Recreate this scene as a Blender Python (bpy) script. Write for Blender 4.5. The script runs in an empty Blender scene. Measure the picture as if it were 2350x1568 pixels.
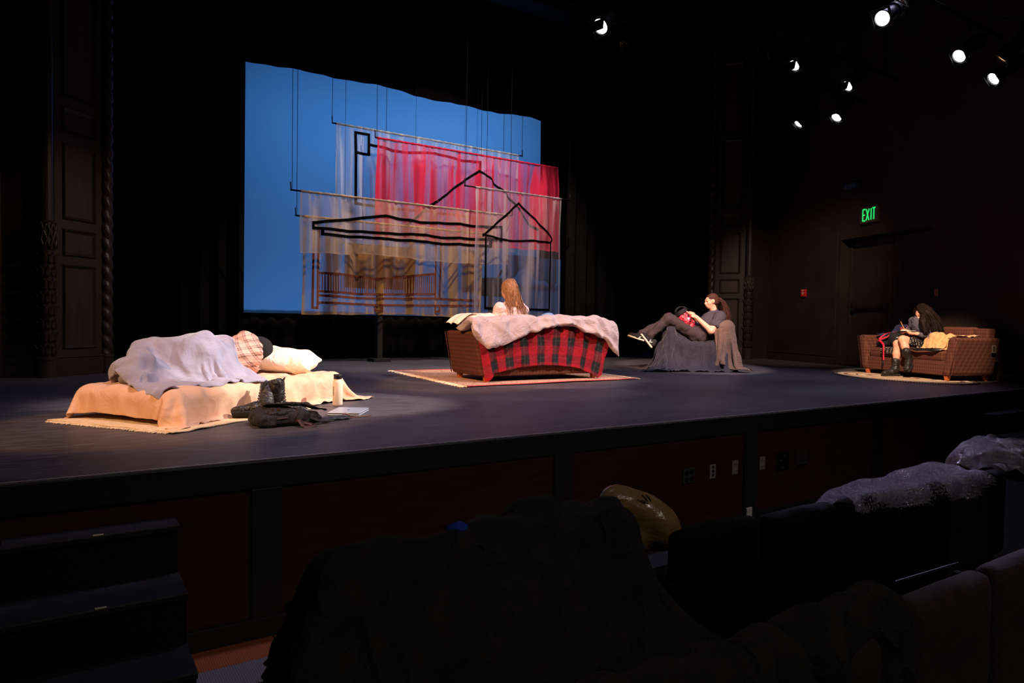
import bpy, bmesh, math, random
import numpy as np
from mathutils import Vector, Matrix

random.seed(7); rng = np.random.default_rng(7)
scene = bpy.context.scene
COL = scene.collection

# ------------------------------------------------------------------ camera
AZ = math.radians(57.0); PITCH = math.radians(-1.66); ROLL = math.radians(0.93)
F0 = np.array([math.cos(AZ), math.sin(AZ), 0.0]); R0 = np.array([math.sin(AZ), -math.cos(AZ), 0.0])
ZUP = np.array([0.0, 0.0, 1.0])
cF = F0*math.cos(PITCH) + ZUP*math.sin(PITCH); cU0 = np.cross(R0, cF)
cR = R0*math.cos(ROLL) + cU0*math.sin(ROLL); cU = np.cross(cR, cF)
cam_data = bpy.data.cameras.new('camera'); cam = bpy.data.objects.new('camera', cam_data); COL.objects.link(cam)
cam_data.sensor_width = 36.0; cam_data.lens = 36.0*1567.0/2350.0; cam_data.clip_end = 200
cam.matrix_world = Matrix(((cR[0], cU[0], -cF[0], 0.0), (cR[1], cU[1], -cF[1], 0.0), (cR[2], cU[2], -cF[2], 0.75), (0, 0, 0, 1)))
scene.camera = cam

# ------------------------------------------------------------------ world, exposure
world = bpy.data.worlds.new('dark_theatre'); scene.world = world; world.use_nodes = True
world.node_tree.nodes['Background'].inputs[0].default_value = (0.55, 0.6, 0.8, 1)
world.node_tree.nodes['Background'].inputs[1].default_value = 0.0
scene.view_settings.view_transform = 'Standard'; scene.view_settings.look = 'None'
scene.view_settings.gamma = 1.0; scene.view_settings.use_curve_mapping = False
scene.view_settings.exposure = 0.22
scene.cycles.transparent_max_bounces = 40

def spot(name, loc, target, power, color, angle, blend=0.35, radius=0.09, square=False):
    l = bpy.data.lights.new(name, 'SPOT'); l.energy = power; l.color = color
    l.spot_size = math.radians(angle); l.spot_blend = blend; l.shadow_soft_size = radius
    o = bpy.data.objects.new(name, l); COL.objects.link(o)
    o.location = loc
    o.rotation_euler = (Vector(target)-Vector(loc)).to_track_quat('-Z', 'Y').to_euler()
    return o
WARM = (1.0, 0.72, 0.52); PINK = (1.0, 0.78, 0.74); LAV = (0.66, 0.62, 1.0); AMBER = (1.0, 0.55, 0.26); WHITE = (1.0, 0.88, 0.8)
# lamps hung over the audience and the stage edge, each aimed at one acting area
spot('house_spotlight', (8.5, 2.5, 6.2), (1.80, 5.95, 0.2), 5600, WHITE, 13)       # bed head, from the right
spot('house_spotlight', (-4.5, 2.5, 4.6), (0.75, 5.5, 0.25), 1500, AMBER, 20)        # bed foot, amber
spot('house_spotlight', (3.0, 1.0, 6.4), (1.0, 5.7, 0.2), 900, PINK, 20, 0.6)
spot('house_spotlight', (8.0, 1.0, 6.4), (5.1, 7.3, 0.5), 2600, PINK, 18)          # settee
spot('house_spotlight', (-2.5, 3.0, 4.8), (4.5, 7.5, 0.4), 3400, AMBER, 18)
spot('house_spotlight', (4.5, 1.5, 6.5), (8.9, 7.8, 0.6), 5200, PINK, 15)           # draped chair
spot('house_spotlight', (3.5, 3.5, 5.0), (8.4, 8.0, 0.9), 1900, AMBER, 14)
spot('house_spotlight', (4.8, 2.0, 6.0), (10.8, 5.4, 0.4), 5200, WARM, 14)          # loveseat
spot('stage_wash_and_fill', (2.2, 4.3, 6.8), (2.6, 6.4, 0.0), 430, LAV, 75, 0.9, 0.2)      # lavender wash over the deck
spot('stage_wash_and_fill', (6.2, 4.3, 6.8), (6.2, 6.4, 0.0), 540, LAV, 75, 0.9, 0.2)
spot('stage_wash_and_fill', (9.0, 4.3, 6.8), (8.7, 6.0, 0.0), 480, LAV, 48, 0.9, 0.2)
spot('stage_wash_and_fill', (6.4, 8.2, 6.9), (6.1, 11.3, 2.3), 1750, (1.0, 0.80, 0.62), 70, 0.5)     # the hanging sheers
spot('stage_wash_and_fill', (6.0, 5.6, 5.2), (-0.2, 10.0, 0.9), 400, WARM, 26, 0.9)      # added spot that stands in for spill on the left pilaster
spot('stage_wash_and_fill', (7.5, 4.6, 5.2), (12.8, 9.0, 1.0), 850, WARM, 34, 0.9)  # added spot for spill on the right pilaster and wall
spot('stage_wash_and_fill', (9.5, 6.4, 5.4), (4.2, 2.05, 0.0), 1500, LAV, 16, 0.8)      # added spot for spill and violet sheen on the seat covers
# lamps behind the translucent backdrop
def area(name, loc, target, power, color, sx, sy):
    l = bpy.data.lights.new(name, 'AREA'); l.energy = power; l.color = color; l.shape = 'RECTANGLE'; l.size = sx; l.size_y = sy
    o = bpy.data.objects.new(name, l); COL.objects.link(o); o.location = loc
    o.rotation_euler = (Vector(target)-Vector(loc)).to_track_quat('-Z', 'Y').to_euler()
    return o
area('backdrop_cyc_light', (3.9, 14.6, 4.6), (3.9, 12.5, 3.0), 30, (0.08, 0.36, 1.0), 3.0, 0.6)
area('backdrop_cyc_light', (7.0, 14.6, 4.9), (6.8, 12.5, 3.8), 42, (0.10, 0.38, 1.0), 3.0, 0.6)
area('backdrop_cyc_light', (3.4, 14.4, 0.3), (3.6, 12.5, 1.6), 19, (0.10, 0.36, 1.0), 2.6, 0.5)
# dim fill added for the seats and stage front, not a house lamp
spot('house_fill', (3.0, -3.0, 6.0), (3.0, 2.4, -0.8), 180, (1.0, 0.85, 0.78), 70, 0.9, 0.3)

# ------------------------------------------------------------------ materials
def _lin(c):
    return tuple((x/12.92 if x <= 0.04045 else ((x+0.055)/1.055)**2.4) for x in c)
def rgb(r, g, b): return _lin((r/255, g/255, b/255))
class NT:
    def __init__(s, name):
        s.m = bpy.data.materials.new(name); s.m.use_nodes = True; s.t = s.m.node_tree
        s.b = s.t.nodes['Principled BSDF']; s.out = s.t.nodes['Material Output']
    def n(s, typ, **kw):
        nd = s.t.nodes.new(typ)
        for k, v in kw.items():
            if k[0] == 'i': nd.inputs[int(k[1:])].default_value = v
            else: setattr(nd, k, v)
        return nd
    def l(s, a, b): s.t.links.new(a, b)
    def math(s, op, a, b=None, c=None):
        nd = s.t.nodes.new('ShaderNodeMath'); nd.operation = op
        for i, v in enumerate((a, b, c)):
            if v is None: continue
            if isinstance(v, (int, float)): nd.inputs[i].default_value = v
            else: s.l(v, nd.inputs[i])
        return nd.outputs[0]
    def ramp(s, fac, stops, interp='LINEAR'):
        nd = s.t.nodes.new('ShaderNodeValToRGB'); nd.color_ramp.interpolation = interp
        e = nd.color_ramp.elements
        while len(e) < len(stops): e.new(0.5)
        for el, (p, c) in zip(e, stops): el.position = p; el.color = (*c, 1) if len(c) == 3 else c
        s.l(fac, nd.inputs[0]); return nd.outputs[0]
    def mix(s, fac, a, b, blend='MIX'):
        nd = s.t.nodes.new('ShaderNodeMix'); nd.data_type = 'RGBA'; nd.blend_type = blend
        for sock, v in ((nd.inputs[0], fac), (nd.inputs[6], a), (nd.inputs[7], b)):
            if isinstance(v, (int, float)): sock.default_value = v
            elif isinstance(v, tuple): sock.default_value = (*v, 1) if len(v) == 3 else v
            else: s.l(v, sock)
        return nd.outputs[2]
    def coord(s, kind='Object', scale=(1, 1, 1), rot=(0, 0, 0)):
        tc = s.t.nodes.new('ShaderNodeTexCoord'); mp = s.t.nodes.new('ShaderNodeMapping')
        mp.inputs['Scale'].default_value = scale; mp.inputs['Rotation'].default_value = rot
        s.l(tc.outputs[kind], mp.inputs[0]); return mp.outputs[0]
    def noise(s, vec, scale, detail=3, rough=0.55):
        nd = s.t.nodes.new('ShaderNodeTexNoise'); nd.inputs['Scale'].default_value = scale
        nd.inputs['Detail'].default_value = detail; nd.inputs['Roughness'].default_value = rough
        s.l(vec, nd.inputs['Vector']); return nd.outputs[0]
    def bump(s, h, strength, dist=0.01):
        nd = s.t.nodes.new('ShaderNodeBump'); nd.inputs['Strength'].default_value = strength; nd.inputs['Distance'].default_value = dist
        s.l(h, nd.inputs['Height']); s.l(nd.outputs[0], s.b.inputs['Normal']); return nd
    def p(s, **kw):
        for k, v in kw.items(): s.b.inputs[k.replace('_', ' ')].default_value = v
MC = {}
def wrinkle(t, wr, bmp):
    """soft creases of cloth as a second relief under the weave"""
    if not wr: return
    nd = t.t.nodes.new('ShaderNodeTexNoise'); nd.inputs['Scale'].default_value = wr[0]; nd.inputs['Detail'].default_value = 2.5; nd.inputs['Distortion'].default_value = 0.9
    t.l(t.coord('Object'), nd.inputs['Vector']); rd = t.math('ABSOLUTE', t.math('SUBTRACT', nd.outputs[0], 0.5)); rd = t.math('POWER', rd, 0.7)
    b2 = t.t.nodes.new('ShaderNodeBump'); b2.inputs['Strength'].default_value = wr[1]; b2.inputs['Distance'].default_value = 0.06; b2.invert = True; t.l(rd, b2.inputs['Height']); t.l(b2.outputs[0], bmp.inputs['Normal'])
def M(name, col, rough=0.8, amt=0.12, ns=6.0, bs=60.0, bst=0.15, metal=0.0, spec=0.4, sheen=0.0, stretch=(1, 1, 1), trans=0.0, coat=0.0, emis=None, es=0.0, wr=None):
    if name in MC: return MC[name]
    t = NT(name); v = t.coord('Object', stretch); nz = t.noise(v, ns)
    c0 = tuple(x*(1-amt) for x in col); c1 = tuple(min(1, x*(1+amt)) for x in col)
    t.l(t.ramp(nz, ((0.3, c0), (0.7, c1))), t.b.inputs['Base Color'])
    t.p(Roughness=rough, Metallic=metal)
    t.b.inputs['Specular IOR Level'].default_value = spec
    if sheen: t.b.inputs['Sheen Weight'].default_value = sheen
    if coat: t.b.inputs['Coat Weight'].default_value = coat
    if trans: t.b.inputs['Transmission Weight'].default_value = trans
    if emis: t.b.inputs['Emission Color'].default_value = (*emis, 1); t.b.inputs['Emission Strength'].default_value = es
    if bst or wr: wrinkle(t, wr, t.bump(t.noise(v, bs, 2), bst))
    MC[name] = t.m; return t.m

# ------------------------------------------------------------------ mesh + object helpers
WL = {}      # world location of every object made here (none is rotated)
def mk(name, verts, faces, mat, parent=None, smooth=False, fm=None, uv=None, bevel=0.0, subd=0, solid=0.0, attrs=None):
    V = np.asarray(verts, float)
    if parent is None:
        base = np.array([(V[:, 0].min()+V[:, 0].max())/2, (V[:, 1].min()+V[:, 1].max())/2, V[:, 2].min()])
    else: base = np.array(WL[parent.name])
    me = bpy.data.meshes.new(name)
    me.from_pydata((V-base).tolist(), [], [tuple(int(i) for i in f) for f in faces])
    for m in (mat if isinstance(mat, (list, tuple)) else [mat]): me.materials.append(m)
    if fm is not None: me.polygons.foreach_set('material_index', np.asarray(fm, np.int32))
    if smooth: me.polygons.foreach_set('use_smooth', np.ones(len(me.polygons), bool))
    if uv is not None:
        ul = me.uv_layers.new(name='UVMap'); idx = np.empty(len(me.loops), np.int32); me.loops.foreach_get('vertex_index', idx)
        ul.data.foreach_set('uv', np.asarray(uv, np.float32)[idx].ravel())
    if attrs:
        for k, a in attrs.items():
            at = me.attributes.new(k, 'FLOAT', 'POINT'); at.data.foreach_set('value', np.asarray(a, np.float32))
    me.update()
    o = bpy.data.objects.new(name, me); COL.objects.link(o)
    if parent is None: o.location = base; WL[o.name] = tuple(base)
    else: o.parent = parent; WL[o.name] = WL[parent.name]
    if solid:
        s = o.modifiers.new('thickness', 'SOLIDIFY'); s.thickness = solid; s.offset = 0
    if bevel:
        b = o.modifiers.new('bevel', 'BEVEL'); b.width = bevel; b.segments = 2; b.limit_method = 'ANGLE'
    if subd:
        s = o.modifiers.new('subd', 'SUBSURF'); s.levels = subd; s.render_levels = subd
    return o
def tag(o, label=None, cat=None, group=None, kind=None):
    if label: o['label'] = label
    if cat: o['category'] = cat
    if group: o['group'] = group
    if kind: o['kind'] = kind
    return o
def thing(name, label, cat, loc, group=None):
    o = bpy.data.objects.new(name, None); COL.objects.link(o); o.location = loc; o.empty_display_size = 0.1
    WL[o.name] = tuple(loc); return tag(o, label, cat, group)
def copy_thing(o, loc, label=None):
    c = o.copy(); COL.objects.link(c); c.location = loc
    if label: c['label'] = label
    def rec(src, dst):
        for ch in src.children:
            k = ch.copy(); COL.objects.link(k); k.parent = dst; rec(ch, k)
    rec(o, c); return c
class G:
    """collects vertices and faces of one mesh"""
    def __init__(s): s.v = []; s.f = []; s.m = []
    def add(s, v, f, m=0):
        b = len(s.v); s.v += [tuple(p) for p in v]; s.f += [tuple(i+b for i in q) for q in f]; s.m += [m]*len(f); return s
    def box(s, c, h, rz=0.0, m=0, top=1.0, R=None, off=(0, 0)):
        """centre c, half sizes h, optional top scale"""
        c = np.array(c, float); ca, sa = math.cos(rz), math.sin(rz); v = []
        for z in (-1, 1):
            k = 1.0 if z < 0 else top
            for x, y in ((-1, -1), (1, -1), (1, 1), (-1, 1)):
                q = np.array([x*h[0]*k + (off[0] if z > 0 else 0), y*h[1]*k + (off[1] if z > 0 else 0), z*h[2]])
                q = R @ q if R is not None else np.array([q[0]*ca-q[1]*sa, q[0]*sa+q[1]*ca, q[2]])
                v.append(c+q)
        return s.add(v, [(3, 2, 1, 0), (4, 5, 6, 7), (0, 1, 5, 4), (1, 2, 6, 5), (2, 3, 7, 6), (3, 0, 4, 7)], m)
    def bb(s, x0, x1, y0, y1, z0, z1, m=0): return s.box(((x0+x1)/2, (y0+y1)/2, (z0+z1)/2), (abs(x1-x0)/2, abs(y1-y0)/2, abs(z1-z0)/2), 0, m)
    def tube(s, pts, r, n=8, m=0, cap=True):
        P = np.asarray(pts, float); k = len(P); r = np.broadcast_to(np.asarray(r, float), (k,))
        T = np.gradient(P, axis=0); T /= np.linalg.norm(T, axis=1)[:, None]+1e-9
        a = np.array([0, 0, 1.0]) if abs(T[0, 2]) < 0.9 else np.array([1.0, 0, 0])
        v = []
        for i in range(k):
            u = np.cross(T[i], a); u /= np.linalg.norm(u)+1e-9; w = np.cross(T[i], u); a = -np.cross(T[i], u) if False else a
            for j in range(n):
                t = 2*math.pi*j/n; v.append(P[i] + r[i]*(math.cos(t)*u+math.sin(t)*w))
        f = [(i*n+j, i*n+(j+1) % n, (i+1)*n+(j+1) % n, (i+1)*n+j) for i in range(k-1) for j in range(n)]
        if cap: f += [tuple(range(n-1, -1, -1)), tuple((k-1)*n+j for j in range(n))]
        return s.add(v, f, m)
    def lathe(s, prof, c, n=24, m=0, ax=None, ends=(1, 1)):
        """prof = [(r, h)] around the axis ax through c"""
        c = np.array(c, float); ax = np.array([0, 0, 1.0]) if ax is None else np.array(ax, float)/np.linalg.norm(ax)
        u = np.cross(ax, [0, 0, 1.0] if abs(ax[2]) < 0.9 else [1.0, 0, 0]); u /= np.linalg.norm(u); w = np.cross(ax, u)
        k = len(prof); v = [c+ax*h+r*(math.cos(2*math.pi*j/n)*u+math.sin(2*math.pi*j/n)*w) for r, h in prof for j in range(n)]
        f = [(i*n+j, i*n+(j+1) % n, (i+1)*n+(j+1) % n, (i+1)*n+j) for i in range(k-1) for j in range(n)]
        if prof[0][0] > 1e-6 and ends[0]: f.append(tuple(range(n-1, -1, -1)))
        if prof[-1][0] > 1e-6 and ends[1]: f.append(tuple((k-1)*n+j for j in range(n)))
        return s.add(v, f, m)
    def prism(s, poly, z0, z1, m=0):
        n = len(poly); v = [(x, y, z0) for x, y in poly]+[(x, y, z1) for x, y in poly]
        return s.add(v, [tuple(range(n-1, -1, -1)), tuple(range(n, 2*n))]+[(i, (i+1) % n, n+(i+1) % n, n+i) for i in range(n)], m)
    def mk(s, name, mat, parent=None, **kw):
        return mk(name, s.v, s.f, mat, parent, fm=s.m if isinstance(mat, (list, tuple)) else None, **kw)
def frame(origin, xdir):
    """local (x, y, z) -> world, x axis along xdir (2D), y axis 90 deg left of it"""
    o = np.array(origin, float); o = np.append(o, 0.0) if len(o) == 2 else o
    x = np.array([xdir[0], xdir[1], 0.0]); x /= np.linalg.norm(x); y = np.array([-x[1], x[0], 0.0])
    def f(p):
        p = np.asarray(p, float); return o + p[..., 0:1]*x + p[..., 1:2]*y + p[..., 2:3]*np.array([0, 0, 1.0])
    f.o = o; f.x = x; f.y = y; f.a = math.atan2(x[1], x[0]); return f
def fx(fr, g):
    g.v = [tuple(p) for p in fr(np.array(g.v))]; return g
def grid_faces(n, m, flip=False, wrap=False):
    a = np.arange(n*m).reshape(n, m)
    if wrap: a = np.concatenate([a, a[:, :1]], 1)
    q = np.stack([a[:-1, :-1], a[1:, :-1], a[1:, 1:], a[:-1, 1:]], -1).reshape(-1, 4)
    return q[:, ::-1] if flip else q
def grid_uv(n, m, su=1.0, sv=1.0):
    i, j = np.meshgrid(np.linspace(0, su, n), np.linspace(0, sv, m), indexing='ij'); return np.stack([i.ravel(), j.ravel()], 1)
_ph = rng.uniform(0, 6.28, (40, 4)); _dr = rng.normal(size=(40, 3))
def wob(P, freq=6.0, n=10, seed=0):
    """smooth pseudo noise about -1..1 at points P"""
    P = np.asarray(P, float); r = np.zeros(P.shape[:-1])
    for i in range(n):
        k = (i+seed*7) % 40; d = _dr[k]/np.linalg.norm(_dr[k]); r += np.sin((P @ d)*freq*(0.6+0.13*i) + _ph[k, 0] + 1.3*np.sin((P @ _dr[(k+5) % 40])*freq*0.35+_ph[k, 1]))
    return r/math.sqrt(n)*0.75
def crs(amp, f, seed=0, st=(1, 1, 1)):
    """clothing creases as a displacement of a distance field"""
    st = np.array(st); return lambda P: amp*((0.45-np.abs(wob(P*st, f, 10, seed)))+0.35*wob(P*st, f*2.2, 10, seed+1))
# ------------------------------------------------------------------ distance fields -> one continuous surface
def cap(a, b, ra, rb=None, m=0): return ('c', np.array(a, float), np.array(b, float), ra, ra if rb is None else rb, m)
def ell(c, r, m=0, R=None): return ('e', np.array(c, float), np.array(r, float), np.eye(3) if R is None else R, 0, m)
def bxp(c, h, rd=0.02, m=0, R=None): return ('b', np.array(c, float), np.array(h, float), np.eye(3) if R is None else R, rd, m)
def sub(p): return ('-',)+p
def axes(x, z):
    x = np.array(x, float); x /= np.linalg.norm(x); z = np.array(z, float); z = z-x*(x@z); z /= np.linalg.norm(z)
    return np.stack([x, np.cross(z, x), z], 1)
def dist(p, P):
    if p[0] == 'c':
        a, b, ra, rb = p[1:5]; ba = b-a; pa = P-a; h = np.clip(pa@ba/max(ba@ba, 1e-9), 0, 1)
        return np.linalg.norm(pa-h[..., None]*ba, axis=-1)-(ra+(rb-ra)*h)
    q = (P-p[1])@p[3]
    if p[0] == 'e':
        k0 = np.linalg.norm(q/p[2], axis=-1); k1 = np.linalg.norm(q/p[2]**2, axis=-1)+1e-9; return k0*(k0-1)/k1
    q = np.abs(q)-p[2]+p[4]; return np.linalg.norm(np.maximum(q, 0), axis=-1)+np.minimum(q.max(-1), 0)-p[4]
def pbound(p):
    if p[0] == 'c':
        r = max(p[3], p[4]); return np.minimum(p[1], p[2])-r, np.maximum(p[1], p[2])+r
    e = np.abs(p[3])@p[2]; return p[1]-e, p[1]+e
def xf(fr, prims):
    """move prims from a local frame into the world"""
    R = np.stack([fr.x, fr.y, np.array([0, 0, 1.0])], 1); out = []
    for p in prims:
        s = p[0] == '-'; q = p[1:] if s else p
        q = ('c', fr(q[1]), fr(q[2]))+q[3:] if q[0] == 'c' else (q[0], fr(q[1]), q[2], R@q[3])+q[4:]
        out.append(('-',)+q if s else q)
    return out
def grow(prims, t): 
    out = []
    for p in prims:
        if p[0] == 'c': out.append(p[:3]+(p[3]+t, p[4]+t, p[5]))
        elif p[0] in 'eb': out.append((p[0], p[1], p[2]+t)+p[3:])
    return out
def surf(prims, h=0.01, k=0.03, floor=None, disp=None):
    """smooth union of prims -> vertices, quads, material index per quad (naive surface nets)"""
    pos = [p for p in prims if p[0] != '-']
    lo = np.min([pbound(p)[0] for p in pos], 0)-3*h-k*0.5; hi = np.max([pbound(p)[1] for p in pos], 0)+3*h+k*0.5
    n = np.ceil((hi-lo)/h).astype(int)+1
    ax = [lo[i]+np.arange(n[i])*h for i in range(3)]; D = np.full(n, 9.0, np.float32)
    for p in prims:
        s = p[0] == '-'; q = p[1:] if s else p
        b0, b1 = pbound(q); i0 = np.maximum(((b0-k-3*h-lo)/h).astype(int), 0); i1 = np.minimum(((b1+k+3*h-lo)/h).astype(int)+2, n)
        if np.any(i1 <= i0): continue
        X = np.stack(np.meshgrid(*[ax[i][i0[i]:i1[i]] for i in range(3)], indexing='ij'), -1)
        d = dist(q, X).astype(np.float32); sl = tuple(slice(a, b) for a, b in zip(i0, i1)); A = D[sl]
        if s: kk = min(k, 0.012); hh = np.maximum(kk-np.abs(-d-A), 0)/kk; D[sl] = np.maximum(A, -d)+hh*hh*kk*0.25
        else: hh = np.maximum(k-np.abs(d-A), 0)/k; D[sl] = np.minimum(A, d)-hh*hh*k*0.25
    if disp is not None:
        near = np.abs(D) < 0.08; idx = np.argwhere(near); D[near] += disp(lo+idx*h).astype(np.float32)
    if floor is not None:
        D = np.maximum(D, (floor-ax[2])[None, None, :].astype(np.float32))
    ins = D < 0; nx, ny, nz = n-1
    cnt = np.zeros((nx, ny, nz), np.int8)
    for a in (0, 1):
        for b in (0, 1):
            for c in (0, 1): cnt += ins[a:a+nx, b:b+ny, c:c+nz]
    act = (cnt > 0) & (cnt < 8); idx = np.argwhere(act); vid = np.full((nx, ny, nz), -1, np.int64); vid[act] = np.arange(len(idx))
    acc = np.zeros((len(idx), 3)); num = np.zeros(len(idx))
    cs = [(a, b, c) for a in (0, 1) for b in (0, 1) for c in (0, 1)]
    for i, ca in enumerate(cs):
        for cb in cs[i+1:]:
            if sum(abs(x-y) for x, y in zip(ca, cb)) != 1: continue
            da = D[idx[:, 0]+ca[0], idx[:, 1]+ca[1], idx[:, 2]+ca[2]]; db = D[idx[:, 0]+cb[0], idx[:, 1]+cb[1], idx[:, 2]+cb[2]]
            m = (da < 0) != (db < 0); t = np.where(m, da/np.where(m, da-db, 1), 0)
            acc += np.where(m[:, None], np.array(ca)+(np.array(cb)-np.array(ca))*t[:, None], 0); num += m
    V = lo+h*(idx+acc/num[:, None]); Q = []
    for axn in range(3):
        o1, o2 = [(1, 2), (2, 0), (0, 1)][axn]
        A = ins.take(range(0, n[axn]-1), axn); B = ins.take(range(1, n[axn]), axn); ch = np.argwhere(A != B)
        ch = ch[(ch[:, o1] > 0) & (ch[:, o2] > 0) & (ch[:, o1] < n[o1]-1) & (ch[:, o2] < n[o2]-1)]
        e1 = np.eye(3, dtype=int)[o1]; e2 = np.eye(3, dtype=int)[o2]
        g = lambda c: vid[c[:, 0], c[:, 1], c[:, 2]]
        q = np.stack([g(ch-e1-e2), g(ch-e2), g(ch), g(ch-e1)], 1)
        inn = A[ch[:, 0], ch[:, 1], ch[:, 2]]; q[~inn] = q[~inn][:, ::-1]; Q.append(q)
    Q = np.concatenate(Q); Q = Q[(Q >= 0).all(1)]
    cen = V[Q].mean(1); best = np.full(len(Q), 9.0); mat = np.zeros(len(Q), int)
    if any(p[5] for p in pos):
        for p in pos:
            d = dist(p, cen); w = d < best; best[w] = d[w]; mat[w] = p[5]
    return V, Q, mat
def blob(name, prims, mat, parent=None, h=0.01, k=0.03, floor=None, disp=None, smooth=True):
    V, Q, fm = surf(prims, h, k, floor, disp)
    return mk(name, V, Q, mat, parent, smooth=smooth, fm=fm if isinstance(mat, (list, tuple)) else None)
def sdfun(prims, floor=0.0):
    pb = [(p,)+pbound(p) for p in prims]
    def f(P):
        d = P[:, 2]-floor if floor is not None else np.full(len(P), 9.0)
        for p, b0, b1 in pb:
            m = np.all((P > b0-0.06) & (P < b1+0.06), 1)
            if m.any(): d[m] = np.minimum(d[m], dist(p, P[m]))
        return d
    return f
# ------------------------------------------------------------------ cloth that falls and settles on a distance field
def drape(X, sdf, steps=120, it=8, pin=None, thick=0.008, dt=0.02, fric=0.6, bend=0.15, damp=0.98, rest=1.0, vmax=0.7, grav=2.5):
    X = X.astype(np.float32); n, m = X.shape[:2]; V = np.zeros_like(X); w = np.ones((n, m, 1), np.float32)
    if pin is not None: w[pin] = 0
    cons = []
    def addc(di, dj, st):
        q = 2*max(di, abs(dj))
        for ph in range(q):
            if di:
                sa = slice(ph, n-di, q); sb = slice(ph+di, n, q)
                ja, jb = (slice(0, m-dj), slice(dj, m)) if dj >= 0 else (slice(-dj, m), slice(0, m+dj))
            else: sa = sb = slice(0, n); ja, jb = slice(ph, m-dj, q), slice(ph+dj, m, q)
            a, b = (sa, ja), (sb, jb)
            if X[a].size == 0: continue
            k_ = X[a].shape[0] if di else X[a].shape[1]
            b = (slice(ph+di, ph+di+(k_-1)*q+1, q), jb) if di else (sb, slice(ph+dj, ph+dj+(k_-1)*q+1, q))
            L = np.linalg.norm(X[a]-X[b], axis=-1, keepdims=True)*rest
            wa, wb = w[a], w[b]; cons.append((a, b, L, wa, wb, st/np.maximum(wa+wb, 1e-9)))
    addc(1, 0, 1); addc(0, 1, 1); addc(1, 1, 0.5); addc(1, -1, 0.5); addc(2, 0, bend); addc(0, 2, bend)
    e = 1e-3
    for s in range(steps):
        V[..., 2] -= grav*dt; V *= damp; sp_ = np.linalg.norm(V, axis=-1, keepdims=True); V *= np.minimum(1, vmax/np.maximum(sp_, 1e-6)); P = X+V*dt*w
        for k in range(it):
            for a, b, L, wa, wb, st in cons:
                d = P[b]-P[a]; l = np.sqrt(np.einsum('ijk,ijk->ij', d, d))[..., None]+1e-9; d *= (1-L/l)*st
                P[a] += d if pin is None else d*wa; P[b] -= d if pin is None else d*wb
            if k % 3 == 2 or k == it-1:
                F = P.reshape(-1, 3); d = sdf(F); q = np.where(d < thick)[0]
                if len(q):
                    pq = F[q]; g = np.stack([sdf(pq+e*np.eye(3)[i])-d[q] for i in range(3)], 1); g /= np.linalg.norm(g, axis=1)[:, None]+1e-9
                    pq = pq+g*(thick-d[q])[:, None]
                    mv = pq-X.reshape(-1, 3)[q]; tn = mv-g*np.sum(mv*g, 1)[:, None]; pq = pq-tn*fric
                    ww = w.reshape(-1, 1)[q]; F[q] = F[q]+(pq-F[q])*ww
                    P = F.reshape(n, m, 3)
        V = (P-X)/dt; X = P
    return X.astype(float)
def sheet(name, X, mat, parent=None, su=1.0, sv=1.0, solid=0.006, subd=1, flip=False, crease=0.0, cf_=26.0, cs=(1, 1, 0.45), seed=0):
    n, m = X.shape[:2]
    if crease:
        N = np.cross(np.gradient(X, axis=0), np.gradient(X, axis=1)); N /= np.linalg.norm(N, axis=-1, keepdims=True)+1e-9; Q = X*np.array(cs)
        X = X+N*(crease*(0.9*(0.45-np.abs(wob(Q, cf_, 10, seed)))+0.35*wob(Q, cf_*2.1, 10, seed+2)))[..., None]; X[..., 2] = np.maximum(X[..., 2], 0.006 if X[..., 2].min() > -0.2 else -0.95)
    return mk(name, X.reshape(-1, 3), grid_faces(n, m, flip), mat, parent, smooth=True, uv=grid_uv(n, m, su, sv), solid=solid, subd=subd)
def flat_grid(fr, x0, x1, y0, y1, z, n, m):
    a, b = np.meshgrid(np.linspace(x0, x1, n), np.linspace(y0, y1, m), indexing='ij')
    return fr(np.stack([a, b, np.full_like(a, z)], -1))
def puff(X, thick, taper=0.12):
    """closed padded shell around a grid of points (quilt): returns verts, faces, uv"""
    n, m = X.shape[:2]; du = np.gradient(X, axis=0); dv = np.gradient(X, axis=1); N = np.cross(du, dv); N /= np.linalg.norm(N, axis=-1, keepdims=True)+1e-9
    i, j = np.meshgrid(np.linspace(0, 1, n), np.linspace(0, 1, m), indexing='ij')
    e = np.minimum(np.minimum(i, 1-i), np.minimum(j, 1-j)*m/n*1.0); t = np.sqrt(np.clip(1-(1-np.clip(e/taper, 0, 1))**2, 0, 1))
    th = (thick*t)[..., None] if np.ndim(thick) == 0 else (thick*t)[..., None]
    A = X+N*th; B = X-N*th*0.4; fa = grid_faces(n, m); fb = grid_faces(n, m, True)+n*m
    uv = grid_uv(n, m); return np.concatenate([A.reshape(-1, 3), B.reshape(-1, 3)]), np.concatenate([fa, fb]), np.concatenate([uv, uv])
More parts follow.
